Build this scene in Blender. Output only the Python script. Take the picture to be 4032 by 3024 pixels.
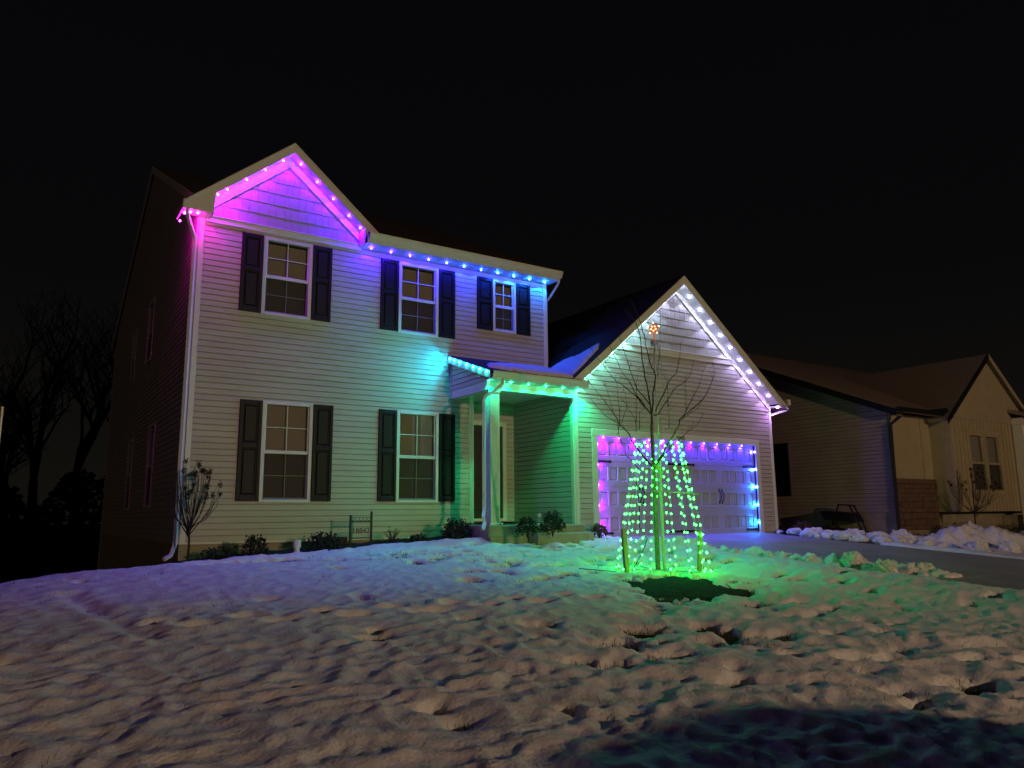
import bpy, bmesh, math, random
import numpy as np
from mathutils import Matrix, Vector
random.seed(7); rng = np.random.default_rng(11)
S = bpy.context.scene
for o in list(bpy.data.objects): bpy.data.objects.remove(o)

# ------------------------------------------------------------------ camera
cd = bpy.data.cameras.new('camera'); cam = bpy.data.objects.new('camera', cd)
S.collection.objects.link(cam); S.camera = cam
cd.sensor_width = 36; cd.lens = 2975.8 / 4032 * 36; cd.clip_end = 1500; cd.clip_start = .05
R_ = Vector((0.83622498, -0.54830253, -0.00959803)); U_ = Vector((-0.08569878, -0.1479478, 0.98527517))
F_ = Vector((0.54164888, 0.82308917, 0.17070651))
cam.matrix_world = Matrix(((R_.x, U_.x, -F_.x, -2.31139), (R_.y, U_.y, -F_.y, -13.27168), (R_.z, U_.z, -F_.z, 0.38825), (0, 0, 0, 1)))
S.render.resolution_x = 1024; S.render.resolution_y = 768

# ------------------------------------------------------------------ night sky
W = bpy.data.worlds.new('World'); S.world = W; W.use_nodes = True
nt = W.node_tree; nt.nodes.clear()
wo = nt.nodes.new('ShaderNodeOutputWorld'); bg = nt.nodes.new('ShaderNodeBackground')
sky = nt.nodes.new('ShaderNodeTexSky'); sky.sky_type = 'NISHITA'; sky.sun_disc = False
sky.sun_elevation = math.radians(-4); sky.sun_rotation = math.radians(200)
# dim overall night radiance: the town's glow low down, near black overhead
tc = nt.nodes.new('ShaderNodeTexCoord'); sp = nt.nodes.new('ShaderNodeSeparateXYZ')
rp = nt.nodes.new('ShaderNodeValToRGB')
rp.color_ramp.elements[0].position = 0.0; rp.color_ramp.elements[0].color = (.0058, .0052, .0038, 1)
rp.color_ramp.elements[1].position = .75; rp.color_ramp.elements[1].color = (.0015, .0015, .0023, 1)
e = rp.color_ramp.elements.new(.30); e.color = (.0024, .0023, .0027, 1)
ad = nt.nodes.new('ShaderNodeMixRGB'); ad.blend_type = 'ADD'; ad.inputs[0].default_value = .0008
nt.links.new(tc.outputs['Generated'], sp.inputs[0]); nt.links.new(sp.outputs['Z'], rp.inputs[0])
nt.links.new(rp.outputs[0], ad.inputs[1]); nt.links.new(sky.outputs[0], ad.inputs[2])
nt.links.new(ad.outputs[0], bg.inputs[0]); bg.inputs[1].default_value = 1.0
nt.links.new(bg.outputs[0], wo.inputs[0])

S.view_settings.view_transform = 'Standard'; S.view_settings.look = 'None'
S.view_settings.exposure = 0.0; S.view_settings.gamma = 1.0
LAMP_W = 7500.0          # street lamp, warm
LAMP_C = (1.0, .66, .40)
LED_W = 16.0              # one roof-line LED
try:
    S.cycles.use_light_tree = True; S.cycles.max_bounces = 5; S.cycles.diffuse_bounces = 3; S.cycles.transparent_max_bounces = 8
except Exception: pass

# ------------------------------------------------------------------ materials
MATS = {}
def mat(name, col, rough=.6, spec=.3, noise=0., nscale=8., bump=0., bscale=60., metal=0., col2=None, stretch=None):
    m = bpy.data.materials.new(name); m.use_nodes = True; t = m.node_tree; b = t.nodes['Principled BSDF']
    b.inputs['Base Color'].default_value = (*col, 1); b.inputs['Roughness'].default_value = rough
    b.inputs['Specular IOR Level'].default_value = spec; b.inputs['Metallic'].default_value = metal
    co = t.nodes.new('ShaderNodeTexCoord'); src = co.outputs['Object']
    geo = t.nodes.new('ShaderNodeNewGeometry'); src = geo.outputs['Position']
    if stretch:
        mp = t.nodes.new('ShaderNodeMapping'); mp.inputs['Scale'].default_value = stretch
        t.links.new(src, mp.inputs[0]); src = mp.outputs[0]
    if noise > 0:
        n = t.nodes.new('ShaderNodeTexNoise'); n.inputs['Scale'].default_value = nscale; n.inputs['Detail'].default_value = 6
        n.inputs['Roughness'].default_value = .65
        t.links.new(src, n.inputs['Vector'])
        r = t.nodes.new('ShaderNodeValToRGB'); r.color_ramp.elements[0].position = .3; r.color_ramp.elements[1].position = .7
        c2 = col2 or tuple(c * (1 + noise) for c in col); c1 = tuple(c * (1 - noise) for c in col)
        r.color_ramp.elements[0].color = (*c1, 1); r.color_ramp.elements[1].color = (*[min(1, c) for c in c2], 1)
        t.links.new(n.outputs['Fac'], r.inputs[0]); t.links.new(r.outputs[0], b.inputs['Base Color'])
    if bump > 0:
        n2 = t.nodes.new('ShaderNodeTexNoise'); n2.inputs['Scale'].default_value = bscale; n2.inputs['Detail'].default_value = 5
        t.links.new(src, n2.inputs['Vector'])
        bp = t.nodes.new('ShaderNodeBump'); bp.inputs['Strength'].default_value = bump; bp.inputs['Distance'].default_value = .01
        t.links.new(n2.outputs['Fac'], bp.inputs['Height']); t.links.new(bp.outputs[0], b.inputs['Normal'])
    MATS[name] = m; return m
def emis(name, col, st):
    m = bpy.data.materials.new(name); m.use_nodes = True; t = m.node_tree; t.nodes.clear()
    o = t.nodes.new('ShaderNodeOutputMaterial'); e = t.nodes.new('ShaderNodeEmission')
    e.inputs[0].default_value = (*col, 1); e.inputs[1].default_value = st; t.links.new(e.outputs[0], o.inputs[0])
    MATS[name] = m; return m
def glassmat(name, tint, screen=False):
    m = bpy.data.materials.new(name); m.use_nodes = True; t = m.node_tree; t.nodes.clear()
    o = t.nodes.new('ShaderNodeOutputMaterial'); tr = t.nodes.new('ShaderNodeBsdfTransparent'); tr.inputs[0].default_value = (*tint, 1)
    if screen:
        df = t.nodes.new('ShaderNodeBsdfDiffuse'); df.inputs[0].default_value = (.03, .03, .03, 1)
        mx = t.nodes.new('ShaderNodeMixShader'); mx.inputs[0].default_value = .42
        t.links.new(tr.outputs[0], mx.inputs[1]); t.links.new(df.outputs[0], mx.inputs[2])
    else:
        gl = t.nodes.new('ShaderNodeBsdfGlossy'); gl.inputs['Roughness'].default_value = .015
        fr = t.nodes.new('ShaderNodeFresnel'); fr.inputs[0].default_value = 2.1
        mx = t.nodes.new('ShaderNodeMixShader'); t.links.new(fr.outputs[0], mx.inputs[0])
        t.links.new(tr.outputs[0], mx.inputs[1]); t.links.new(gl.outputs[0], mx.inputs[2])
    t.links.new(mx.outputs[0], o.inputs[0]); MATS[name] = m; return m
M_sid = mat('vinyl_siding', (.47, .435, .39), .5, .35, .11, 1.6, .05, 40, stretch=(.6, .6, 3))
M_shk = mat('vinyl_shake', (.38, .365, .335), .6, .3, .09, 9, .25, 50, stretch=(6, 6, 1))
M_trim = mat('white_trim', (.70, .68, .62), .45, .35, .04, 3)
M_fascia = mat('aluminium_fascia', (.68, .64, .56), .4, .4, .04, 2)
M_soff = mat('vinyl_soffit', (.66, .64, .60), .5, .3, .05, 3)
M_shut = mat('black_shutter', (.009, .009, .010), .5, .22, .12, 10, .08, 90)
M_roof = mat('asphalt_shingle', (.055, .043, .038), .9, .15, .45, 30, .6, 90)
M_conc = mat('foundation_concrete', (.34, .30, .22), .85, .2, .22, 3.5, .3, 40)
M_drive = mat('driveway_concrete', (.29, .26, .24), .55, .4, .22, 1.1, .25, 60)
M_snow = mat('old_snow', (.74, .74, .755), .75, .2, .10, 6, 1.0, 38)
M_bank = mat('shovelled_snow', (.68, .67, .66), .75, .2, .16, 14, .8, 45)
M_lawn = mat('winter_lawn', (.032, .030, .014), .95, .1, .5, 12, .9, 50, col2=(.07, .06, .028))
M_mulch = mat('dark_mulch', (.026, .020, .015), .95, .1, .6, 25, 1.0, 40)
M_grass = mat('dry_grass', (.055, .055, .022), .8, .15, .5, 3, col2=(.11, .09, .04))
M_asph = mat('street_asphalt', (.05, .05, .052), .8, .25, .3, 20, .5, 90)
M_blind = mat('window_blind', (.46, .44, .40), .7, .2, .03, 4)
M_door = mat('dark_door', (.035, .027, .021), .45, .4, .15, 6, .1, 60, stretch=(8, 8, 1))
M_gar = mat('garage_door_steel', (.40, .395, .39), .5, .35, .04, 4, .08, 120)
M_iron = mat('black_iron', (.014, .013, .013), .5, .4, .2, 30)
M_bark = mat('young_bark', (.15, .14, .12), .8, .2, .3, 25, .5, 60)
M_twig = mat('dark_twig', (.05, .038, .03), .85, .15, .3, 20)
M_head = mat('dried_flower', (.055, .032, .018), .9, .1, .5, 25)
M_wood = mat('stake_wood', (.34, .26, .15), .8, .2, .25, 12, .4, 40, stretch=(8, 8, 1))
M_bush = mat('evergreen_bush', (.022, .034, .016), .7, .2, .5, 12)
M_bushd = mat('dry_bush', (.10, .06, .035), .8, .15, .5, 15)
M_pvc = mat('white_pvc', (.72, .72, .70), .4, .4, .05, 10)
M_white = mat('painted_metal', (.68, .67, .64), .35, .45, .05, 5)
M_pole = mat('grey_pole', (.42, .43, .42), .35, .5, .08, 10)
M_wire = mat('pale_cord', (.34, .42, .36), .6, .3, .1, 30)
M_cord = mat('dark_cord', (.03, .04, .03), .6, .3, .1, 30)
M_led = mat('led_housing', (.5, .5, .5), .5, .3, .05, 30)
M_nsid = mat('tan_siding', (.36, .29, .27), .7, .2, .12, 2, .08, 40)
M_nboard = mat('cream_board', (.42, .36, .24), .65, .2, .08, 3)
M_nstone = mat('stacked_stone', (.15, .095, .075), .9, .15, .4, 7, .6, 25)
M_dark = mat('dark_gutter', (.012, .012, .013), .5, .3, .1, 10)
M_far = mat('far_bark', (.02, .018, .015), .95, .05, .3, 3)
M_car = mat('car_paint', (.05, .06, .08), .25, .6, .05, 5)
M_tyre = mat('tyre_rubber', (.02, .02, .02), .85, .2, .2, 30)
M_tan = mat('tan_board', (.13, .075, .03), .7, .2, .12, 8)
M_glass = glassmat('window_glass', (.86, .88, .86))
M_screen = glassmat('insect_screen', (.9, .9, .9), True)
M_inside = mat('dark_room', (.03, .03, .028), .9, .1, .1, 3)

# ------------------------------------------------------------------ mesh helpers
COL = S.collection; WL = {}
class MB:
    def __init__(s): s.v = []; s.f = []
    def add(s, vs, fs):
        n = len(s.v); s.v += [tuple(map(float, p)) for p in vs]; s.f += [tuple(i + n for i in f) for f in fs]; return s
    def box(s, x0, x1, y0, y1, z0, z1):
        return s.add([(x0,y0,z0),(x1,y0,z0),(x1,y1,z0),(x0,y1,z0),(x0,y0,z1),(x1,y0,z1),(x1,y1,z1),(x0,y1,z1)],
                     [(0,3,2,1),(4,5,6,7),(0,1,5,4),(1,2,6,5),(2,3,7,6),(3,0,4,7)])
    def bbox(s, x0, x1, y0, y1, z0, z1, b=.006):
        """box with chamfered vertical/horizontal front edges"""
        if x1-x0 < 3*b or z1-z0 < 3*b: return s.box(x0,x1,y0,y1,z0,z1)
        return s.add([(x0,y1,z0),(x1,y1,z0),(x1,y1,z1),(x0,y1,z1),(x0,y0+b,z0),(x1,y0+b,z0),(x1,y0+b,z1),(x0,y0+b,z1),
                      (x0+b,y0,z0+b),(x1-b,y0,z0+b),(x1-b,y0,z1-b),(x0+b,y0,z1-b)],
                     [(0,1,2,3),(0,4,5,1),(1,5,6,2),(2,6,7,3),(3,7,4,0),(4,8,9,5),(5,9,10,6),(6,10,11,7),(7,11,8,4),(8,11,10,9)])
    def prism(s, poly, a, b, axis='y'):
        """extrude polygon (u,w): axis y -> (u,*,w); axis x -> (*,u,w); axis z -> (u,w,*)"""
        P = {'y': lambda u,w,t:(u,t,w), 'x': lambda u,w,t:(t,u,w), 'z': lambda u,w,t:(u,w,t)}[axis]
        n = len(poly)
        return s.add([P(u,w,a) for u,w in poly]+[P(u,w,b) for u,w in poly],
                     [tuple(range(n))[::-1], tuple(range(n,2*n))]+[(i,(i+1)%n,n+(i+1)%n,n+i) for i in range(n)])
    def slab(s, poly, zf, th):
        n = len(poly); top = [(x,y,zf(x,y)) for x,y in poly]; bot = [(x,y,z-th) for x,y,z in top]
        return s.add(bot+top, [tuple(range(n))[::-1], tuple(range(n,2*n))]+[(i,(i+1)%n,n+(i+1)%n,n+i) for i in range(n)])
    def tube(s, pts, rad, n=6, cap=True):
        pts = [np.array(p, float) for p in pts]; m = len(pts)
        if not hasattr(rad, '__len__'): rad = [rad]*m
        base = len(s.v); up = np.array([.3,.2,1.]); prev = None
        for i,p in enumerate(pts):
            d = pts[min(i+1,m-1)]-pts[max(i-1,0)]; d = d/(np.linalg.norm(d)+1e-9)
            if prev is None:
                a = np.cross(d, up if abs(d[2])<.9 else np.array([1.,.1,0])); 
            else: a = prev-d*(prev@d)
            a = a/(np.linalg.norm(a)+1e-9); prev = a; b = np.cross(d,a)
            for k in range(n):
                t = 2*math.pi*k/n; q = p+rad[i]*(math.cos(t)*a+math.sin(t)*b); s.v.append(tuple(map(float,q)))
        for i in range(m-1):
            for k in range(n):
                a0=base+i*n+k; a1=base+i*n+(k+1)%n; s.f.append((a0,a1,a1+n,a0+n))
        if cap:
            s.f.append(tuple(base+k for k in range(n))[::-1]); s.f.append(tuple(base+(m-1)*n+k for k in range(n)))
        return s
    def lathe(s, prof, c, n=12):
        base=len(s.v); m=len(prof)
        for r,z in prof:
            for k in range(n):
                t=2*math.pi*k/n; s.v.append((c[0]+r*math.cos(t),c[1]+r*math.sin(t),c[2]+z))
        for i in range(m-1):
            for k in range(n):
                a0=base+i*n+k;a1=base+i*n+(k+1)%n; s.f.append((a0,a1,a1+n,a0+n))
        s.f.append(tuple(base+k for k in range(n))[::-1]); s.f.append(tuple(base+(m-1)*n+k for k in range(n)))
        return s
    def ico(s, c, r, sub=1, jit=0., sc=(1,1,1)):
        bm=bmesh.new(); bmesh.ops.create_icosphere(bm,subdivisions=sub,radius=1)
        vs=[]
        for v in bm.verts:
            k=r*(1+random.uniform(-jit,jit)); vs.append((c[0]+v.co.x*k*sc[0],c[1]+v.co.y*k*sc[1],c[2]+v.co.z*k*sc[2]))
        fs=[tuple(v.index for v in f.verts) for f in bm.faces]; bm.free(); return s.add(vs,fs)
def wl(o): return WL.get(o.name, Vector((0,0,0)))
def put(o, parent, loc):
    COL.objects.link(o); o.location = loc; WL[o.name] = Vector(loc)
    if parent is not None:
        o.parent = parent; o.matrix_parent_inverse = Matrix.Translation(-wl(parent))
    return o
def link(name, mb, m, parent=None, smooth=False):
    v = np.array(mb.v); lo = v.min(0); hi = v.max(0); c = ((lo[0]+hi[0])/2, (lo[1]+hi[1])/2, lo[2])
    me = bpy.data.meshes.new(name); me.from_pydata((v-np.array(c)).tolist(), [], mb.f); me.materials.append(m)
    if smooth: me.polygons.foreach_set('use_smooth', [True]*len(me.polygons))
    me.update()
    return put(bpy.data.objects.new(name, me), parent, c)
def thing(name, loc, label, cat, group=None):
    o = bpy.data.objects.new(name, None); o.empty_display_size = .2; put(o, None, loc); return tag(o, label, cat, group)
def tag(o, label, cat=None, group=None, kind=None):
    if label: o['label'] = label
    if cat: o['category'] = cat
    if group: o['group'] = group
    if kind: o['kind'] = kind
    return o
def struct(o): o['kind'] = 'structure'; return o
def inst(name, me, parent, loc, rot=None):
    o = bpy.data.objects.new(name, me); put(o, parent, loc)
    if rot: o.rotation_euler = rot
    return o

# ------------------------------------------------------------------ noise + terrain
_p = rng.permutation(512); _p = np.concatenate([_p, _p, _p]); _g = rng.uniform(0, 2*np.pi, 512)
def perlin(x, y):
    xi = np.floor(x).astype(int); yi = np.floor(y).astype(int); xf = x-xi; yf = y-yi
    u = xf**3*(xf*(xf*6-15)+10); w = yf**3*(yf*(yf*6-15)+10)
    def gr(ix, iy, dx, dy):
        a = _g[_p[(_p[ix & 511]+iy) & 511]]; return np.cos(a)*dx+np.sin(a)*dy
    a = gr(xi,yi,xf,yf); b = gr(xi+1,yi,xf-1,yf); c = gr(xi,yi+1,xf,yf-1); d = gr(xi+1,yi+1,xf-1,yf-1)
    return (a+(b-a)*u)*(1-w)+(c+(d-c)*u)*w
def fbm(x, y, o=4): return sum(perlin(x*2**i+17*i, y*2**i-9*i)*.5**i for i in range(o))
def worley(x, y):
    xi = np.floor(x).astype(int); yi = np.floor(y).astype(int); d1 = np.full(x.shape, 9.)
    for i in (-1,0,1):
        for j in (-1,0,1):
            h = _p[(_p[(xi+i) & 511]+yi+j) & 511]; h2 = _p[h+7]
            d1 = np.minimum(d1, (xi+i+h/512.-x)**2+(yi+j+h2/512.-y)**2)
    return d1
def sm(a, b, t):
    u = np.clip((t-a)/(b-a), 0, 1); return u*u*(3-2*u)
def terrain(x, y):
    z = -.10+.08*np.clip(y,-13.9,0)+.055*np.clip(x-3.8,-4.5,1.7)*sm(-2.9,-.8,y)
    s = -.857*(x+2.75)+.515*(y+4.05)
    z = z-.22*np.log1p(np.exp(np.clip(s/.3,-30,30)))*.3
    z = z+.10*np.exp(-(((x-5.0)/.95)**2+((y+5.95)/.8)**2)**1.3)       # planting mound of the young tree
    k = sm(6.4,7.5,x)*(1-sm(13.0,14.5,x))*sm(.5,-.5,y)
    z = z*(1-k)+k*(-.075+.071*(np.clip(y,-13.9,0)+1.31)-.035)
    return np.maximum(z, -3.2)
def T(x, y): return float(terrain(np.array([float(x)]), np.array([float(y)]))[0])
# ================================================================== GROUND
def grid(name, x0, x1, y0, y1, st, zf, m, keep=None):
    nx = int((x1-x0)/st)+1; ny = int((y1-y0)/st)+1
    X, Y = np.meshgrid(np.linspace(x0,x1,nx), np.linspace(y0,y1,ny)); Z = zf(X,Y)
    V = np.stack([X.ravel(),Y.ravel(),Z.ravel()],1)
    i = np.arange(nx*ny).reshape(ny,nx)
    Q = np.stack([i[:-1,:-1].ravel(),i[:-1,1:].ravel(),i[1:,1:].ravel(),i[1:,:-1].ravel()],1)
    if keep is not None:
        k = keep(X,Y).ravel(); Q = Q[k[Q].all(1)]
        used = np.unique(Q); remap = np.zeros(nx*ny,int); remap[used] = np.arange(len(used)); V = V[used]; Q = remap[Q]
    me = bpy.data.meshes.new(name); me.from_pydata(V.tolist(), [], Q.tolist()); me.materials.append(m)
    me.polygons.foreach_set('use_smooth', np.ones(len(me.polygons),bool)); me.update()
    o = bpy.data.objects.new(name, me); put(o, None, (0,0,0)); return struct(o)
# one sheet out to the horizon: fine near the houses, coarse far away
xs = np.unique(np.concatenate([np.linspace(-300,-30,10),np.linspace(-30,-6,13),np.linspace(-6,26,161),np.linspace(26,60,12),np.linspace(60,350,10)]))
ys = np.unique(np.concatenate([np.linspace(-200,-40,8),np.linspace(-40,-16,13),np.linspace(-16,1,120),np.linspace(1,60,30),np.linspace(60,400,10)]))
X, Y = np.meshgrid(xs, ys); Z = terrain(X, Y)+.012*fbm(X*2,Y*2)
DRV = lambda x,y: (x>7.45)&(x<12.72)&(y<-1.2)
Z = np.where((X>7.7)&(X<12.5)&(Y<-1.0), Z-.06, Z)
Z = np.where(Y<-14.0, Z-.2, Z)
me = bpy.data.meshes.new('lawn'); i = np.arange(X.size).reshape(X.shape)
me.from_pydata(np.stack([X.ravel(),Y.ravel(),Z.ravel()],1).tolist(), [], np.stack([i[:-1,:-1].ravel(),i[:-1,1:].ravel(),i[1:,1:].ravel(),i[1:,:-1].ravel()],1).tolist())
me.materials.append(M_lawn); me.polygons.foreach_set('use_smooth', np.ones(len(me.polygons),bool)); struct(put(bpy.data.objects.new('lawn', me), None, (0,0,0)))

# snow depth field ------------------------------------------------------------
MELT = [ # x, y, rx, ry, depth (bare ground)
 (4.72,-6.30,.62,.40,.30),(5.05,-6.05,.50,.26,.26),(4.38,-6.62,.34,.20,.2),(4.42,-5.78,.13,.09,.15),(5.3,-6.7,.30,.14,.2),(4.95,-6.55,.4,.2,.2),(5.2,-6.62,.25,.12,.14),
 (2.64,-7.9,.26,.13,.13),(2.05,-8.22,.26,.10,.13),(1.83,-7.39,.16,.09,.09),(1.39,-6.9,.14,.06,.09),(.32,-7.19,.14,.07,.09),
 (1.21,-6.48,.15,.05,.08),(1.39,-8.54,.13,.06,.09),(1.58,-8.71,.16,.07,.12),(2.13,-8.73,.2,.08,.12),(-.09,-9.34,.08,.04,.1),(-.12,-9.05,.07,.04,.08),
 (3.33,-8.28,.17,.10,.12),(3.27,-8.03,.18,.08,.11),(4.8,-7.44,.2,.1,.12),(3.58,-8.6,.22,.09,.12),(2.85,-8.54,.12,.12,.16),(3.25,-8.91,.14,.05,.1),
 (3.56,-10.29,.2,.10,.17),(2.78,-10.38,.12,.05,.1),(5.37,-7.58,.17,.06,.1),(5.33,-6.76,.2,.09,.11),(5.37,-7.98,.15,.05,.1),(6.7,-6.56,.16,.07,.1),
 (2.03,-9.49,.16,.06,.11),(2.9,-10.13,.09,.04,.1),(4.15,-9.45,.12,.05,.08),(3.16,-9.73,.1,.05,.1),(3.79,-9.57,.12,.05,.1),(7.26,-8.78,.18,.06,.1)]
mr = random.Random(5)
for k in range(110):    # thin holes scattered between the bed, the drive and the tree
    x = mr.uniform(2.6,7.5); y = mr.uniform(-5.2,-1.5)
    MELT.append((x,y,mr.uniform(.06,.22),mr.uniform(.03,.07),mr.uniform(.08,.14)))
for k in range(52):
    x = mr.uniform(3.0,8.2); y = mr.uniform(-9.0,-5.6); MELT.append((x,y,mr.uniform(.05,.16),mr.uniform(.03,.06),mr.uniform(.07,.13)))
for k in range(26):
    MELT.append((mr.uniform(-.5,3.2),mr.uniform(-2.6,-1.5),mr.uniform(.12,.4),mr.uniform(.04,.08),mr.uniform(.08,.13)))
for k in range(14):
    MELT.append((mr.uniform(-2.5,3.),mr.uniform(-9.5,-3.),mr.uniform(.03,.09),mr.uniform(.02,.05),mr.uniform(.05,.09)))
FOOT = [(-1.2+.34*k+.05*(-1)**k, -6.2-.02*k+.12*(-1)**k) for k in range(14)]+[(3.0+.42*k,-9.2-.26*k) for k in range(5)]
def snowdepth(X, Y):
    wx = X+.22*perlin(X*1.3,Y*1.3+5); wy = Y+.22*perlin(X*1.3+40,Y*1.3)
    # sun cups: rounded hollows with crisp ridges, stretched a little along the drift
    a = wx*.8+wy*.55; b = -wx*.55+wy*.8
    c1 = worley(a*2.5, b*3.6); c2 = worley(a*4.9+9, b*6.6+3)
    amp = .55+.45*sm(-4.,-8.5,Y)+.35*fbm(X*.5,Y*.5+3,2)
    c3 = worley(wx*9.5,wy*11)
    h = .085+amp*(.034*np.minimum(c1,.55)+.078*np.minimum(c2,.5)+.034*np.minimum(c3,.5))+.028*fbm(X*.8,Y*.8,3)*amp+.012*perlin(X*7,Y*7)+.006*perlin(X*15,Y*15)
    h = .095+.78*(h-.095)
    # tyre/sled ruts at lower right
    for (ax,ay,bx,by) in ((1.6,-9.15,4.4,-11.2),(3.0,-8.6,6.4,-10.7),(3.4,-9.5,6.8,-10.2),(-1.75,-4.4,-1.3,-6.6)):
        dx, dy = bx-ax, by-ay; L = math.hypot(dx,dy); t = np.clip(((X-ax)*dx+(Y-ay)*dy)/L/L,0,1)
        d = np.hypot(X-ax-t*dx, Y-ay-t*dy); h = h-.045*np.exp(-(d/.09)**2)*(.5+.8*np.abs(perlin(t*4+ax,t*0+ay)))+.010*np.exp(-((d-.2)/.08)**2)
    for fx,fy in FOOT: h = h-.07*np.exp(-(((X-fx)/.14)**2+((Y-fy)/.07)**2)**1.5)+.02*np.exp(-((np.hypot((X-fx)/1.6,Y-fy)-.13)/.05)**2)
    rag = .75*perlin(X*4.3,Y*4.3)+.45*perlin(X*11,Y*11)
    for mx,my,rx,ry,dp in MELT:
        ry = ry*1.6+.01; sel = (np.abs(X-mx)<3.2*rx)&(np.abs(Y-my)<3.2*ry)
        if sel.any():
            r = np.sqrt(((X[sel]-mx)/rx)**2+((Y[sel]-my)/ry)**2)+rag[sel]
            k = (1-sm(.55,1.2,r))*min(1,dp*14); h[sel] = h[sel]*(1-.5*np.exp(-(r/1.5)**2)); h[sel] = h[sel]*(1-k)+k*(-.04)
    # edges: the planting bed, the slope on the left, the shovelled drive
    edge = -1.02+.18*perlin(X*1.1,Y*0+2)+.08*perlin(X*3.7,Y*3)-.10*sm(1.5,0,X)
    h = h+.05*np.exp(-((Y-edge+.22)/.16)**2)-.5*sm(-.10,.10,Y-edge)
    h = h-.25*sm(7.55,7.85,X+.2*perlin(X*1.5,Y*1.2)-.12*sm(-1.5,-8,Y))*(Y<0)
    # crumbled ridge thrown up along the drive
    ax,ay,bx,by = 7.55,-2.7,8.65,-7.5; dx, dy = bx-ax, by-ay; L = math.hypot(dx,dy); t = np.clip(((X-ax)*dx+(Y-ay)*dy)/L/L,0,1); d = np.hypot(X-ax-t*dx, Y-ay-t*dy)
    h = h+np.maximum(0,.30+.10*perlin(X*2.2,Y*2.2)+.16*perlin(X*6,Y*6)+.08*perlin(X*13,Y*13)+.05*perlin(X*21,Y*21))*np.exp(-(d/.20)**2)*(.5+.5*sm(-2.5,-5,Y))*.95
    return h
SNX = (-6.0, 9.1); SNY = (-14.04, -.55)
def snowz(X, Y): return terrain(X,Y)+snowdepth(X,Y)
grid('snow', SNX[0], SNX[1], SNY[0], SNY[1], .033, snowz, M_snow)
def bank(X, Y):
    ax,ay,bx,by = 13.25,-2.5,17.6,-6.0; dx, dy = bx-ax, by-ay; L = math.hypot(dx,dy); t = np.clip(((X-ax)*dx+(Y-ay)*dy)/L/L,0,1); d = np.hypot(X-ax-t*dx, Y-ay-t*dy)
    return np.maximum(0,.36+.22*perlin(X*1.4,Y*1.4)+.22*perlin(X*3.6,Y*3.6)+.14*perlin(X*8,Y*8))*np.exp(-(d/.42)**2)
grid('snow', 12.55, 22, -14.04, -1.9, .055, lambda X,Y: terrain(X,Y)+.05+.06*fbm(X*1.2,Y*1.2)+.03*np.minimum(worley(X*3,Y*3),.5)-.3*(1-sm(12.6,12.95,X+.2*perlin(X,Y)))-.3*sm(-4.2,-3.6,Y+.3*perlin(X*1.3,Y))+bank(X,Y), M_snow)
# driveway slab, street
dz = lambda x,y: -.075+.071*(y+1.31)
mb = MB()
for k in range(6):
    ya = -1.25-k*2.15; yb = ya-2.135
    for xa,xb in ((7.55,10.05),(10.065,12.6)): mb.slab([(xa,yb),(xb,yb),(xb,ya),(xa,ya)], dz, .12)
struct(link('driveway', mb, M_drive))
struct(link('street', MB().slab([(-120,-24.5),(140,-24.5),(140,-14.25),(-120,-14.25)], lambda x,y: -1.22, .15), M_asph))
struct(link('kerb', MB().bbox(-120,140,-14.25,-14.05,-1.5,-1.12,.02), M_conc))
# mulch bed along the front wall
mb = MB(); n = 60
P = [(-.3+7.5*k/n) for k in range(n+1)]
ry_ = np.linspace(-1.55,-.0,8)
vs = [(x, y, T(x,y)+.02+.03*random.random()+.02*math.sin(min(1,(y+1.55)/.5)*1.5)) for y in ry_ for x in P]
fs = [(j*(n+1)+k, j*(n+1)+k+1, (j+1)*(n+1)+k+1, (j+1)*(n+1)+k) for j in range(7) for k in range(n)]
struct(link('mulch_bed', MB().add(vs, fs), M_mulch, None, True))
mound = grid('mulch_mound', 3.7, 6.3, -7.3, -4.7, .06, lambda X,Y: terrain(X,Y)+.012+.02*perlin(X*9,Y*9)+.012*perlin(X*23,Y*23)-.15*sm(.9,1.25,np.hypot((X-5.0)/1.05,(Y+5.95)/.95)), M_mulch)

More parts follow.
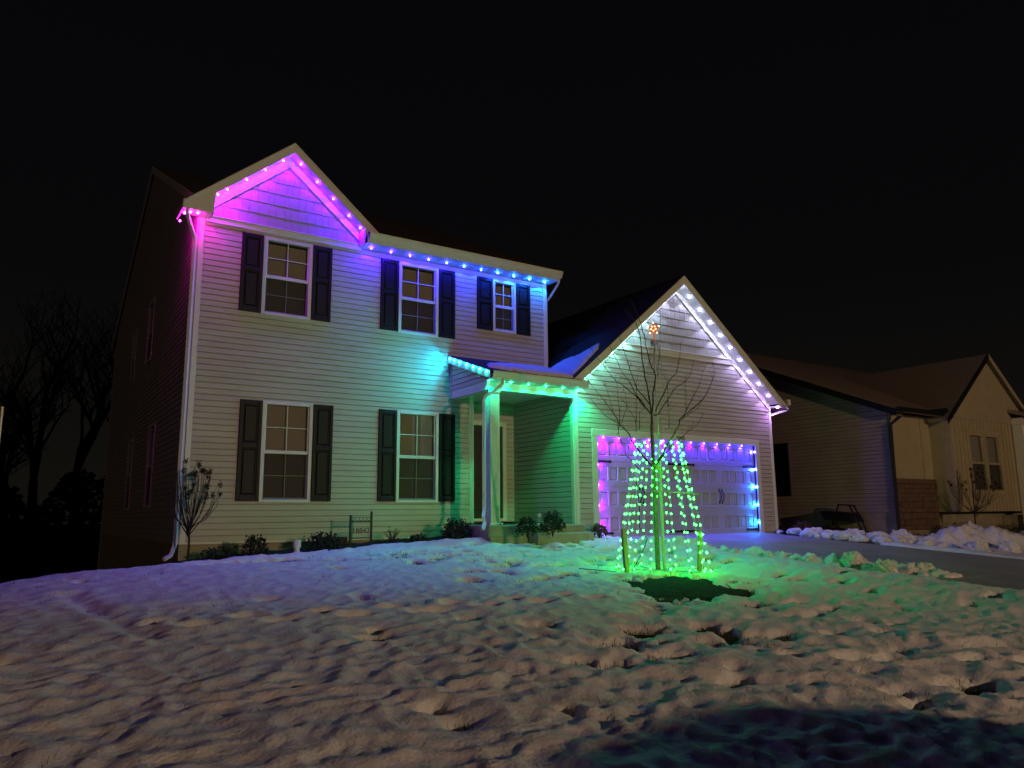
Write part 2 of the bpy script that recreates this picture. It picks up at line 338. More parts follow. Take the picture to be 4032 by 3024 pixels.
# ================================================================== MAIN HOUSE
house = thing('house', (6.5,2,-.3), 'two-storey beige sided house strung with coloured roof lights, garage at right', 'house')
YG = -1.31
PAN = .2032
def prof(z0, z1, zb):
    """(z, depth) pairs of double-lap siding between z0 and z1, panel base zb"""
    H_ = PAN/2; B_ = .084; pts = [(z0, 0.0)]
    def dep(t):          # t: height inside one 4 inch course; flat face, then a bevel back under the next lap
        return .023-.003*t/B_ if t <= B_ else .020-.018*(t-B_)/(H_-B_)
    for c in (0,1):
        a = zb+c*H_; lo = max(z0,a); hi = min(z1,a+H_)
        if hi-lo < 1e-4: continue
        pts.append((lo, dep(lo-a)))
        if lo < a+B_ < hi: pts.append((a+B_, .020))
        pts.append((hi, dep(min(hi-a,H_))))
    return pts
def siding(wall, frame, u0, u1, z0, z1, holes=(), lf=None, rf=None, m=M_sid, name='siding_plank', jag=True):
    """lap siding planks as children of wall. frame(u,z,d)->xyz. lf/rf: u limits as functions of z (gables)"""
    zb = z0
    while zb < z1-1e-3:
        zt = min(zb+PAN, z1)
        H = [h for h in holes if h[2] < zt-1e-4 and h[3] > zb+1e-4]
        cuts = sorted({u0,u1,*[c for h in H for c in (h[0],h[1])]})
        if not H and lf is None and u1-u0 > 4 and jag:      # butt joints of long runs
            cuts.append(u0+(u1-u0)*random.uniform(.3,.7)); cuts.sort()
        for a,b in zip(cuts[:-1],cuts[1:]):
            mid = (a+b)/2; zz = [(zb,zt)]
            for h in H:
                if h[0] < mid < h[1]:
                    zz = [q for p in zz for q in ((p[0],min(p[1],h[2])),(max(p[0],h[3]),p[1])) if q[1]-q[0] > .004]
            for za,zc in zz:
                P = prof(za,zc,zb); mb = MB(); vs = []
                L = lambda z: max(a, lf(z)) if lf else a
                Rr = lambda z: min(b, rf(z)) if rf else b
                if Rr(zc)-L(zc) < .01 and Rr(za)-L(za) < .03: continue
                for z,dp in P:
                    l, r_ = L(z), Rr(z)
                    if r_ < l: l = r_ = (l+r_)/2
                    vs += [frame(l+.001,z,dp), frame(r_-.001,z,dp)]
                fs = [(2*i,2*i+1,2*i+3,2*i+2) for i in range(len(P)-1)]
                link(name, mb.add(vs, fs), m, wall)
        zb = zt
def wallmesh(u0, u1, z0, z1, holes, boxf, mb=None):
    mb = mb or MB(); zs = sorted({z0,z1,*[c for h in holes for c in h[2:4]]})
    for a,b in zip(zs[:-1],zs[1:]):
        hs = sorted([h for h in holes if h[2] < (a+b)/2 < h[3]]); cur = u0
        for h in hs+[(u1,u1,0,0)]:
            if h[0] > cur: boxf(mb, cur, h[0], a, b)
            cur = max(cur, h[1])
    return mb
def window(par, x0, x1, z0, z1, y, fr=lambda x,y,z:(x,y,z), grid_=True, blind=True, label=None, m_fr=None):
    """double-hung window in a wall whose face is y (front towards -y)"""
    m_fr = m_fr or M_trim
    def B(mb, a,b,c,d,e,f,ch=.005):
        k = MB().bbox(a,b,c,d,e,f,ch); return mb.add([fr(*p) for p in k.v], k.f)
    w = .062; mb = MB()
    B(mb,x0,x0+w,y-.040,y+.09,z0,z1); B(mb,x1-w,x1,y-.040,y+.09,z0,z1)
    B(mb,x0+w,x1-w,y-.039,y+.09,z1-w,z1); B(mb,x0+w,x1-w,y-.046,y+.09,z0,z0+w*.8)
    win = link('window', mb, m_fr, par)
    if label: win['label'] = label
    zm = (z0+z1)/2-.01; a,b = x0+w, x1-w
    mb = MB(); B(mb,a,b,y-.012,y+.05,zm-.03,zm+.03); B(mb,a,a+.022,y-.004,y+.05,zm+.03,z1-w); B(mb,b-.022,b,y-.004,y+.05,zm+.03,z1-w)
    B(mb,a,a+.022,y+.012,y+.055,z0+w*.8,zm-.03); B(mb,b-.022,b,y+.012,y+.055,z0+w*.8,zm-.03); B(mb,a+.022,b-.022,y+.012,y+.055,z0+w*.8,z0+w*.8+.035)
    link('sash', mb, m_fr, win)
    for (za,zb,yy) in ((zm+.03,z1-w,y+.012),(z0+w*.8+.035,zm-.03,y+.03)):
        xm = (a+b)/2; zc = (za+zb)/2
        if grid_:
            k = .008; mb = MB(); B(mb,xm-k,xm+k,yy-.006,yy+.012,za,zb,.002); link('muntin', mb, m_fr, win)
            mb = MB(); B(mb,a+.022,xm-k,yy-.006,yy+.012,zc-k,zc+k,.002); B(mb,xm+k,b-.022,yy-.006,yy+.012,zc-k,zc+k,.002); link('muntin', mb, m_fr, win)
            cells = [(a+.02,xm-k,za,zc-k),(xm+k,b-.02,za,zc-k),(a+.02,xm-k,zc+k,zb),(xm+k,b-.02,zc+k,zb)]
        else: cells = [(a+.02,b-.02,za,zb)]
        for p,q,r_,s_ in cells:
            mb = MB(); mb.add([fr(p,yy,r_),fr(q,yy,r_),fr(q,yy,s_),fr(p,yy,s_)],[(0,1,2,3)]); link('pane', mb, M_glass, win)
    mb = MB(); mb.add([fr(a,y+.002,z0+w*.8),fr(b,y+.002,z0+w*.8),fr(b,y+.002,zm-.03),fr(a,y+.002,zm-.03)],[(0,1,2,3)]); link('insect_screen', mb, M_screen, win)
    # closed blind: tilted slats
    mb = MB(); zz = z0+.05; ns = int((z1-z0-.1)/.05)
    for k in range(ns):
        za = z0+.05+k*.05; mb.add([fr(a,y+.075,za),fr(b,y+.075,za),fr(b,y+.086,za+.052),fr(a,y+.086,za+.052)],[(0,1,2,3)])
    link('blind', mb, M_blind if blind else M_inside, win)
    mb = MB(); B(mb,x0+.005,x1-.005,y+.10,y+.12,z0,z1,.002); link('backing', mb, M_inside, win)
    return win
def shutter(par, x0, x1, z0, z1, y):
    mb = MB(); s = .055; t = y-.056; q = y-.025
    zm = z0+(z1-z0)*.545
    mb.bbox(x0,x0+s,t,q,z0,z1); mb.bbox(x1-s,x1,t,q,z0,z1)
    for a,b in ((z0,z0+.09),(zm-.035,zm+.035),(z1-.07,z1)): mb.bbox(x0+s,x1-s,t+.001,q,a,b)
    sh = link('shutter', mb, M_shut, par)
    for a,b in ((z0+.09,zm-.035),(zm+.035,z1-.07)):
        k = .022; A=(x0+s,a);  vs=[]; d0=q-.006; d1=q-.024
        xa,xb = x0+s,x1-s
        vs=[(xa,d0,a),(xb,d0,a),(xb,d0,b),(xa,d0,b),(xa+k,d0,a+k),(xb-k,d0,a+k),(xb-k,d0,b-k),(xa+k,d0,b-k),
            (xa+2*k,d1,a+2*k),(xb-2*k,d1,a+2*k),(xb-2*k,d1,b-2*k),(xa+2*k,d1,b-2*k)]
        link('panel', MB().add(vs,[(0,1,5,4),(1,2,6,5),(2,3,7,6),(3,0,4,7),(4,5,9,8),(5,6,10,9),(6,7,11,10),(7,4,8,11),(8,9,10,11)]), M_shut, sh)
    return sh
WINS = [(1.213,2.110,.638,2.398),(3.752,4.653,.638,2.398),(1.101,1.998,3.935,5.385),(3.745,4.630,3.935,5.385),(5.930,6.525,4.237,5.385)]
SHUT = [(.830,1.208,.660,2.388),(2.115,2.481,.660,2.388),(3.378,3.748,.660,2.388),(4.658,5.017,.660,2.388),
        (.721,1.096,3.945,5.376),(2.003,2.369,3.945,5.376),(3.362,3.740,3.945,5.376),(4.635,5.010,3.945,5.376),(5.539,5.925,4.238,5.376),(6.530,6.894,4.238,5.376)]
# ---- front wall (y=0): lower part ends at the porch recess, upper part runs on
ZE = 5.49; XR = 7.352; XL = 5.375
bx = lambda mb,a,b,c,d: mb.box(a,b,.001,.16,c,d)
mb = wallmesh(0,XL,0,2.95,[(w[0],w[1],w[2],w[3]) for w in WINS[:2]], bx)
wallmesh(0,XR,2.95,ZE,[(w[0],w[1],w[2],w[3]) for w in WINS[2:]], bx, mb)
mb.prism([(.06,ZE),(2.94,ZE),(2.9,5.75),(1.5,6.93),(.12,5.75)], .001, .16)
front = link('front_wall', mb, M_sid, house)
ff = lambda u,z,d: (u,-d,z)
siding(front, ff, .09, XL-.02, 0.004, .004+14*PAN, WINS[:2])
siding(front, ff, .09, 4.98, .004+14*PAN, .004+17*PAN, ())
siding(front, ff, .09, XR-.085, 3.56+.0, ZE-.02, WINS[2:]) if False else None
zz0 = .004+17*PAN
siding(front, ff, .09, XR-.085, zz0, ZE-.03, WINS[2:])
siding(front, ff, 4.98, XR-.085, zz0-PAN, zz0, ()) if False else None
for w in WINS: window(house, *w, 0.0)
for s in SHUT: shutter(house, *s, 0.0)
for (a,b,c,d) in ((0.0,.088,-.03,5.5),(XR-.085,XR+.004,3.50,5.5),(XL-.02,XL+.085,.22,2.95)):
    link('corner_trim', MB().bbox(a,b,-.032,.004,c,d,.004), M_trim, house)
link('starter_strip', MB().bbox(.09,XL-.02,-.018,.02,-.035,.003,.004), M_trim, house)
link('foundation', MB().box(.03,7.1,.03,12.2,-3.4,-.034), M_conc, house)
link('foundation', MB().box(.0,.09,-.012,.03,-1.2,-.034), M_conc, house)
# ---- left side wall (x=0)
DEP = 12.2; RY = 6.2; RS = .497; RZ = lambda y: 5.70+RS*(min(y,2*RY-y)+.42)
SW = [(3.13,3.93,.60,2.29),(6.30,7.10,.58,2.23),(4.45,5.28,3.79,5.2),(7.15,7.85,3.76,5.1)]
mb = wallmesh(.16,DEP,-.03,5.5,SW, lambda mb,a,b,c,d: mb.box(.001,.16,a,b,c,d))
mb.prism([(0.1,5.5),(DEP,5.5),(RY,RZ(RY)-.16)], .001, .15, 'x')
side = link('side_wall', mb, M_sid, house)
fs_ = lambda u,z,d: (-d,u,z)
siding(side, fs_, .02, DEP, 0.004, 5.5, SW, jag=False)
siding(side, fs_, .02, DEP, 5.5, RZ(RY)-.15, (), lf=lambda z:(z+.13-5.70)/RS-.42, rf=lambda z: 2*RY-((z+.13-5.70)/RS-.42), jag=False)
for w in SW: window(house, -w[1], -w[0], w[2], w[3], 0.0, fr=lambda x,y,z:(y,-x,z), grid_=False, blind=False)
link('corner_trim', MB().box(-.030,.0,.004,.085,-.03,5.6), M_trim, house)
link('corner_trim', MB().box(-.030,.0,DEP-.08,DEP,-2.6,5.6), M_trim, house)
link('side_foundation', MB().box(-.004,.03,.1,DEP,-3.2,-.03), M_conc, house)
# right upper side wall and back
mb = MB().box(XR-.15,XR,.16,DEP,2.9,5.5); mb.prism([(0.1,5.5),(DEP,5.5),(RY,RZ(RY)-.16)], XR-.15, XR, 'x'); mb.box(.16,XR-.15,DEP-.15,DEP,-.03,5.5)
link('rear_wall', mb, M_sid, house)
# ---- main roof
mb = MB(); mb.slab([(-.06,.0),(2.96,.0),(2.96,-.42),(7.46,-.42),(7.46,RY),(-.06,RY)], lambda x,y: RZ(y), .11); mb.slab([(-.06,RY+.0),(7.46,RY),(7.46,12.8),(-.06,12.8)], lambda x,y: RZ(y), .11)
roof = link('roof', mb, M_roof, house)
for ya,yb in ((.02,RY),(RY,12.8)):
    P = [(ya,RZ(ya)-.19),(yb,RZ(yb)-.19),(yb,RZ(yb)-.02),(ya,RZ(ya)-.02)]
    link('rake_board', MB().prism(P,-.085,-.062,'x'), M_fascia, roof); link('rake_board', MB().prism(P,7.462,7.485,'x'), M_fascia, roof)
link('soffit', MB().box(2.92,7.44,-.40,-.002,ZE+.004,ZE+.02), M_soff, roof)
for k in range(1,28): link('soffit_groove', MB().box(2.95+.16*k,2.955+.16*k,-.39,-.03,ZE+.0,ZE+.0035), M_soff, roof)
def gutter(par, x0, x1, y, z, h=.13, d=.11, axis='x'):
    P = [(y,z),(y-.055,z),(y-d*.75,z+h*.45),(y-d,z+h*.75),(y-d,z+h),(y-d+.012,z+h),(y-d+.012,z+h*.8),(y-d*.6,z+.02),(y-.006,z+.012),(y-.006,z+h),(y,z+h)]
    return link('gutter', MB().prism(P,x0,x1,'x'), M_fascia, par)
gutter(roof, 2.93, 7.47, -.40, 5.535, .145)
link('fascia', MB().box(2.92,7.44,-.418,-.401,5.50,5.66), M_fascia, roof)
# ---- front cross gable
AX, AZ, GS = 1.5, 7.18, .835
cz_ = lambda x,y=0: AZ-GS*abs(x-AX)
mb = MB(); mb.slab([(-.32,-.31),(AX,-.31),(AX,2.6),(-.03,.06),(-.32,.06)], cz_, .07); mb.slab([(AX,-.31),(3.22,-.31),(3.22,-.25),(AX,2.6)], cz_, .07)
gr = link('gable_roof', mb, M_roof, house)
FY = -.30
link('fascia', MB().prism([(-.30,5.50),(-.30,cz_(-.30)-.03),(AX,AZ-.03),(AX,AZ-.21),(.19,cz_(.19)-.21),(.15,5.50)], FY-.022, FY), M_fascia, gr)
link('fascia', MB().prism([(AX,AZ-.03),(3.20,cz_(3.2)-.03),(2.96,5.66),(2.90,5.60),(2.90,cz_(2.90)-.21),(AX,AZ-.21)], FY-.022, FY), M_fascia, gr)
link('rake_moulding', MB().prism([(-.31,cz_(-.31)-.028),(AX,AZ-.028),(AX,AZ-.075),(-.31,cz_(-.31)-.075)], FY-.036, FY-.0225), M_fascia, gr)
link('rake_moulding', MB().prism([(3.20,cz_(3.20)-.028),(AX,AZ-.028),(AX,AZ-.075),(3.20,cz_(3.20)-.075)], FY-.036, FY-.0225), M_fascia, gr)
zs_ = lambda x: cz_(x)-.20
link('soffit', MB().prism([(.17,zs_(.17)),(AX,zs_(AX)),(AX,zs_(AX)+.015),(.17,zs_(.17)+.015)], FY, -.002), M_soff, gr)
link('soffit', MB().prism([(2.92,zs_(2.92)),(AX,zs_(AX)),(AX,zs_(AX)+.015),(2.92,zs_(2.92)+.015)], FY, -.002), M_soff, gr)
link('eave_return', MB().box(-.30,.17,FY+.001,-.03,5.50,5.512), M_soff, gr)
link('eave_return', MB().prism([(.155,5.50),(.17,5.50),(.19,zs_(.19)),(.17,zs_(.17))], FY, -.002), M_soff, gr)
link('eave_return', MB().prism([(2.90,5.50),(2.915,5.50),(2.915,zs_(2.915)),(2.90,zs_(2.9))], FY, -.002), M_soff, gr)
link('left_fascia', MB().box(-.325,-.302,FY-.02,.3,5.50,5.66), M_fascia, gr)
for s_,xe in ((-1,.17),(1,2.90)):
    link('rake_trim', MB().prism([(xe,zs_(xe)-.005),(AX,zs_(AX)-.005),(AX,zs_(AX)-.16),(xe-s_*.0,zs_(xe)-.16)], -.038, -.002), M_trim, gr)
    link('rake_trim', MB().prism([(xe,zs_(xe)-.16),(AX,zs_(AX)-.16),(AX,zs_(AX)-.185),(xe,zs_(xe)-.185)], -.052, -.002), M_trim, gr)
link('frieze_board', MB().bbox(.1,2.94,-.05,-.002,5.44,5.545,.006), M_trim, house)
link('frieze_cap', MB().bbox(.1,2.94,-.068,-.002,5.5455,5.565,.004), M_trim, house)
# shakes: rows of individual shingles on the gables
def shakes(par, frame, z0, z1, rowh, lf, rf, wmin, wmax):
    z = z0; k = 0
    while z < z1:
        zt = min(z+rowh+.012, z1+.02); l = lf(z); r_ = rf(z)
        u = l-random.uniform(0,wmax*.7)
        while u < r_:
            w = random.uniform(wmin,wmax); a = max(u,l); b = min(u+w-.004, r_)
            if b-a > .012:
                lt = max(a, lf(zt)); rt = min(b, rf(zt))
                if rt < lt: lt = rt = min(max((lt+rt)/2,a),b)
                t = random.uniform(.014,.019); zj = z+random.uniform(-.002,.002)
                v = [frame(a,zj,.001),frame(b,zj,.001),frame(b,zj,t),frame(a,zj,t),frame(lt,zt,.004),frame(rt,zt,.004),frame(rt,zt,.0),frame(lt,zt,.0)]
                link('shake', MB().add(v,[(0,1,2,3),(3,2,5,4),(0,3,4,7),(1,6,5,2)]), M_shk, par)
            u += w
        z += rowh; k += 1
shakes(front, ff, 5.565, 6.93, .222, lambda z: max(.12,AX-(zs_(AX)-.02-z)/GS), lambda z: min(2.93,AX+(zs_(AX)-.02-z)/GS), .10, .19)

# ---- porch: recess, door wall, slab, beam, column, shed roof
RW = .9; XG = 7.042
mb = wallmesh(XL,XG,.24,2.95,[(5.80,6.735,.30,2.33)], lambda mb,a,b,c,d: mb.box(a,b,RW+.001,RW+.15,c,d)); mb.box(XL-.14,XL,.16,RW+.1,.2,2.95)
porch = link('porch_wall', mb, M_sid, house)
siding(porch, lambda u,z,d:(u,RW-d,z), XL+.01, XG-.03, .26, 2.85, [(5.70,6.83,.2,2.43)], jag=False)
link('inside_corner', MB().box(XG-.03,XG-.004,RW-.03,RW,.25,2.86), M_trim, porch)
mb = MB().bbox(5.70,5.80,RW-.03,RW+.02,.26,2.33); mb.bbox(6.735,6.83,RW-.03,RW+.02,.26,2.33); mb.bbox(5.70,6.83,RW-.034,RW+.02,2.3305,2.43)
dr = link('front_door', MB().bbox(5.80,6.735,RW+.045,RW+.09,.32,2.325), M_door, house)
link('casing', mb, M_trim, dr); link('threshold', MB().bbox(5.80,6.735,RW-.05,RW+.09,.262,.318), M_trim, dr)
for a,b in ((5.90,6.21),(6.33,6.64)):
    for c,d in ((.50,1.05),(1.20,2.18)):
        link('door_panel', MB().bbox(a,b,RW+.028,RW+.046,c,d,.015), M_door, dr)
link('handle', MB().ico((6.66,RW+.0,1.28),.035,1).tube([(6.66,RW+.05,1.28),(6.66,RW,1.28)],.012), M_iron, dr)
link('porch_slab', MB().bbox(4.86,XG-.01,-1.60,RW,.0,.205,.02), M_conc, house)
link('porch_slab_edge', MB().box(4.90,XG-.01,-1.58,RW-.1,-.6,-.001), M_conc, house)
link('porch_step', MB().bbox(5.7,7.0,-1.92,-1.605,-.3,.055,.02), M_conc, house)
BZ0, BZ1 = 2.70, 2.855
link('porch_beam', MB().box(4.93,XG-.02,-1.42,-1.24,BZ0,BZ1), M_trim, house)
link('porch_beam', MB().box(4.93,5.09,-1.24,-.004,BZ0,BZ1), M_trim, house)
link('porch_ceiling', MB().box(5.09,XG,-1.24,RW,2.858,2.875), M_soff, house)
pr = lambda x,y: 3.60+.345*y
proof = link('porch_roof', MB().slab([(4.86,-1.70),(7.02,-1.70),(7.30,-.02),(4.86,-.02)], pr, .06), M_roof, house)
link('porch_fascia', MB().box(4.88,6.98,-1.665,-1.645,2.86,2.985), M_fascia, proof)
gutter(proof, 4.86, 7.10, -1.668, 2.865, .13)
link('porch_soffit', MB().box(4.88,7.02,-1.645,-1.42,2.857,2.872), M_soff, proof)
for k in range(1,13): link('soffit_groove', MB().box(4.9+.165*k,4.905+.165*k,-1.64,-1.43,2.853,2.8565), M_soff, proof)
P = [(-1.66,pr(0,-1.66)-.16),(-.004,pr(0,-.004)-.16),(-.004,pr(0,-.004)-.015),(-1.66,pr(0,-1.66)-.015)]
link('porch_rake', MB().prism(P, 4.845, 4.868, 'x'), M_fascia, proof)
pg = link('porch_gable_end', MB().prism([(-1.44,BZ1+.001),(-.004,BZ1+.001),(-.004,pr(0,0)-.08),(-1.44,pr(0,-1.44)-.08)], 4.945, 5.05, 'x'), M_sid, house)
siding(pg, lambda u,z,d:(4.943-d,u,z), -1.44, -.06, BZ1+.01, 3.44, (), lf=lambda z:(z+.165-3.60)/.345, jag=False)
link('corner_trim', MB().box(4.915,4.94,-.06,-.004,BZ0,3.4), M_trim, house)
# column with fluted faces
mb = MB(); cx0,cx1,cy0,cy1 = 4.995,5.195,-1.43,-1.23
P = []
def side_pts(n):
    out = [(0,0),(.12,0)]
    for k in range(n):
        a = .17+.66*k/n; w = .66/n; out += [(a,0),(a+w*.25,.035),(a+w*.6,.035),(a+w*.85,0)]
    return out+[(.88,0)]
w = cx1-cx0
for u,d in side_pts(5): P.append((cx0+u*w, cy0+d*w))
for u,d in side_pts(5): P.append((cx1-d*w, cy0+u*w))
for u,d in side_pts(5): P.append((cx1-u*w, cy1-d*w))
for u,d in side_pts(5): P.append((cx0+d*w, cy1-u*w))
col = link('porch_column', mb.prism(P, .245, BZ0, 'z'), M_white, house)
link('column_base', MB().bbox(cx0-.04,cx1+.04,cy0-.04,cy1+.04,.205,.245,.006), M_white, col)
link('column_cap', MB().bbox(cx0-.02,cx1+.02,cy0-.02,cy1+.02,BZ0-.05,BZ0-.001,.006), M_white, col)
def spout(par, pts, r=.032):
    return link('downspout', MB().tube(pts,r,4), M_white, par)
spout(house, [(5.10,-1.72,2.87),(5.09,-1.70,2.77),(4.98,-1.58,2.64),(4.86,-1.47,2.55),(4.84,-1.45,2.46),(4.84,-1.45,1.6),(4.84,-1.45,.54),(4.82,-1.48,.46),(4.75,-1.57,.36),(4.76,-1.60,.26),(4.67,-1.70,.15)], .036)
# ---- left downspout
spout(house, [(-.24,-.26,5.50),(-.22,-.22,5.40),(-.12,-.10,5.22),(-.065,-.055,5.10),(-.065,-.055,3.),(-.065,-.055,.02),(-.075,-.075,-.06),(-.13,-.14,-.19),(-.24,-.26,-.24)], .034)
spout(house, [(7.42,-.43,5.53),(7.41,-.40,5.42),(7.40,-.12,5.20),(7.395,.04,5.10),(7.395,.05,3.7)], .034)

# ---- garage wing
GX0, GX1 = 7.042, 13.163; GAX, GAZ, GGS = 10.06, 5.74, .825
DL, DR, DT, DB = 7.62, 12.50, 1.968, -.078
gz = lambda x,y=0: GAZ-GGS*abs(x-GAX)
gzs = lambda x: gz(x)-.20
mb = wallmesh(GX0,GX1,-.04,2.95,[(DL,DR,-.05,DT)], lambda mb,a,b,c,d: mb.box(a,b,YG+.001,YG+.16,c,d))
mb.prism([(GX0,2.95),(GX1,2.95),(GAX,5.45)], YG+.001, YG+.16)
gw = link('garage_wall', mb, M_sid, house)
fg = lambda u,z,d:(u,YG-d,z)
glf = lambda z: max(GX0+.085, GAX-(gzs(GAX)-.10-z)/GGS); grf = lambda z: min(GX1-.085, GAX+(gzs(GAX)-.10-z)/GGS)
siding(gw, fg, GX0+.085, GX1-.085, .0, 2.80, [(DL-.145,DR+.145,-.1,DT+.145)], jag=False)
siding(gw, fg, GX0+.085, GX1-.085, 2.80+.0324, 3.86, (), lf=glf, rf=grf, jag=False)
link('gable_band', MB().bbox(glf(3.86)+.02,grf(3.86)-.02,YG-.040,YG-.002,3.861,3.985,.006), M_trim, gw)
link('gable_band_cap', MB().bbox(glf(3.98)+.0,grf(3.98)-.0,YG-.058,YG-.002,3.9855,4.01,.004), M_trim, gw)
shakes(gw, fg, 4.01, 5.50, .1885, lambda z: glf(z)-.18, lambda z: grf(z)+.18, .09, .17)
for (a,b) in ((GX0,GX0+.085),(GX1-.085,GX1)): link('corner_trim', MB().bbox(a,b,YG-.032,YG+.004,.0,2.95,.004), M_trim, house)
link('garage_side_wall', MB().box(GX0+.001,GX0+.15,YG+.16,RW+.3,.205,2.95), M_sid, house)
gs_ = house.children[-1] if False else bpy.data.objects[[k for k in WL if k.startswith('garage_side_wall')][-1]]
siding(gs_, lambda u,z,d:(GX0-d,u,z), YG+.085, RW-.03, .235, 2.85, (), jag=False)
link('corner_trim', MB().box(GX0-.031,GX0,YG+.0,YG+.085,.21,2.86), M_trim, house)
link('garage_right_wall', MB().box(GX1-.15,GX1,YG+.16,6.5,-.1,2.95), M_sid, house)
link('garage_foundation', MB().box(GX0+.02,DL-.15,YG+.004,YG+.2,-.5,-.002).box(DR+.15,GX1-.02,YG+.004,YG+.2,-.5,-.042).box(GX1-.16,GX1-.004,YG+.2,6.5,-.6,-.1), M_conc, house)
mb = MB(); OY = YG-.30
mb.slab([(GX0-.38,OY-.02),(GAX,OY-.02),(GAX,6.5),(GX0-.38,6.5)] if False else [(GX0-.38,OY-.02),(GAX,OY-.02),(GAX,6.5),(XR+.01,6.5),(XR+.01,-.02),(GX0-.38,-.02)], gz, .07)
mb.slab([(GAX,OY-.02),(GX1+.30,OY-.02),(GX1+.30,6.5),(GAX,6.5)], gz, .07)
groof = link('garage_roof', mb, M_roof, house)
link('fascia', MB().prism([(GX0-.37,gz(GX0-.37)-.03),(GAX,GAZ-.03),(GAX,GAZ-.22),(GX0+.02,gz(GX0+.02)-.22),(GX0-.0,3.0),(GX0-.37,3.0)], OY-.022, OY), M_fascia, groof)
link('fascia', MB().prism([(GAX,GAZ-.03),(GX1+.29,gz(GX1+.29)-.03),(GX1+.29,2.935),(GX1-.02,2.93),(GX1-.03,gz(GX1-.03)-.22),(GAX,GAZ-.22)], OY-.022, OY), M_fascia, groof)
for a,b in ((GX0-.38,GAX),(GX1+.30,GAX)):
    link('rake_moulding', MB().prism([(a,gz(a)-.028),(b,gz(b)-.028),(b,gz(b)-.08),(a,gz(a)-.08)], OY-.038, OY-.0225), M_fascia, groof)
for xe in (GX0-.0,GX1-.02):
    link('soffit', MB().prism([(xe,gzs(xe)),(GAX,gzs(GAX)),(GAX,gzs(GAX)+.015),(xe,gzs(xe)+.015)], OY, YG-.002), M_soff, groof)
    for k in range(1,22):
        x = GAX+(xe-GAX)*k/22; link('soffit_groove', MB().prism([(x,gzs(x)-.003),(x+.008,gzs(x+.008)-.003),(x+.008,gzs(x+.008)),(x,gzs(x))], OY+.01, YG-.04), M_soff, groof)
    link('rake_trim', MB().prism([(xe,gzs(xe)-.005),(GAX,gzs(GAX)-.005),(GAX,gzs(GAX)-.15),(xe,gzs(xe)-.15)], YG-.030, YG-.002), M_trim, groof)
    link('rake_trim', MB().prism([(xe,gzs(xe)-.15),(GAX,gzs(GAX)-.15),(GAX,gzs(GAX)-.175),(xe,gzs(xe)-.175)], YG-.046, YG-.002), M_trim, groof)
link('eave_return', MB().box(GX1-.03,GX1+.29,OY+.001,YG+.3,2.935,2.95), M_soff, groof)
mb = MB().box(GX1+.292,GX1+.41,OY-.02,6.3,2.99,3.12); link('gutter', mb, M_fascia, groof)
spout(house, [(GX1+.33,OY+.05,2.99),(GX1+.33,OY+.07,2.86),(GX1+.18,YG-.03,2.80),(GX1+.045,YG+.05,2.72),(GX1+.045,YG+.06,-.05)], .034)
link('rear_garage_gable', MB().prism([(XR+.0,2.95),(GX1,2.95),(GAX,5.6)], 6.3, 6.4), M_sid, house)

# ---- garage door
gd = link('garage_door', MB().box(DL+.002,DR-.002,YG+.075,YG+.11,DB,DT-.002), M_gar, house)
gd['label'] = 'white carriage style garage door lit purple and blue'
mb = MB(); mb.bbox(DL-.145,DL,YG-.035,YG+.10,DB-.02,DT); mb.bbox(DR,DR+.145,YG-.035,YG+.10,DB-.02,DT); mb.bbox(DL-.145,DR+.145,YG-.037,YG+.10,DT+.0005,DT+.145)
link('casing', mb, M_trim, gd)
SH = (DT-DB)/4; FYd = YG+.045
for r_ in range(4):
    za = DB+r_*SH+.003; zb = za+SH-.006
    mb = MB(); q = (DR-DL)/4; p0 = .095; pw = .215; pg_ = .05; hz = (.115,.10)
    ph = [(DL+q*i+p0+j*(pw+pg_), DL+q*i+p0+j*(pw+pg_)+pw, za+hz[0], zb-hz[1]) for i in range(4) for j in range(4)]
    wallmesh(DL+.003, DR-.003, za, zb, ph, lambda mb,a,b,c,d: mb.box(a,b,FYd,YG+.075,c,d), mb)
    sec = link('door_section', mb, M_gar, gd)
    for a,b,c,d in ph:
        k=.018; y0=FYd; y1=FYd+.022; y2=FYd+.006
        vs=[(a,y0,c),(b,y0,c),(b,y0,d),(a,y0,d),(a+k,y1,c+k),(b-k,y1,c+k),(b-k,y1,d-k),(a+k,y1,d-k),(a+2*k,y2,c+2*k),(b-2*k,y2,c+2*k),(b-2*k,y2,d-2*k),(a+2*k,y2,d-2*k)]
        link('panel', MB().add(vs,[(0,1,5,4),(1,2,6,5),(2,3,7,6),(3,0,4,7),(4,5,9,8),(5,6,10,9),(6,7,11,10),(7,4,8,11),(8,9,10,11)]), M_gar, sec)
link('bottom_seal', MB().box(DL+.01,DR-.01,YG+.05,YG+.10,DB-.025,DB+.002), M_dark, gd)
def strap(x, dirn, z):
    L=.42; P=[(x,z-.028),(x+dirn*L*.8,z-.02),(x+dirn*L*.86,z-.034),(x+dirn*L,z),(x+dirn*L*.86,z+.034),(x+dirn*L*.8,z+.02),(x,z+.028)]
    if dirn<0: P=P[::-1]
    link('strap_hinge', MB().prism(P, FYd-.012, FYd-.001), M_iron, gd)
xm = (DL+DR)/2
for z in (1.455,.0):
    for x,s_ in ((DL+.01,1),(xm-.015,-1),(xm+.015,1),(DR-.01,-1)): strap(x,s_,z)
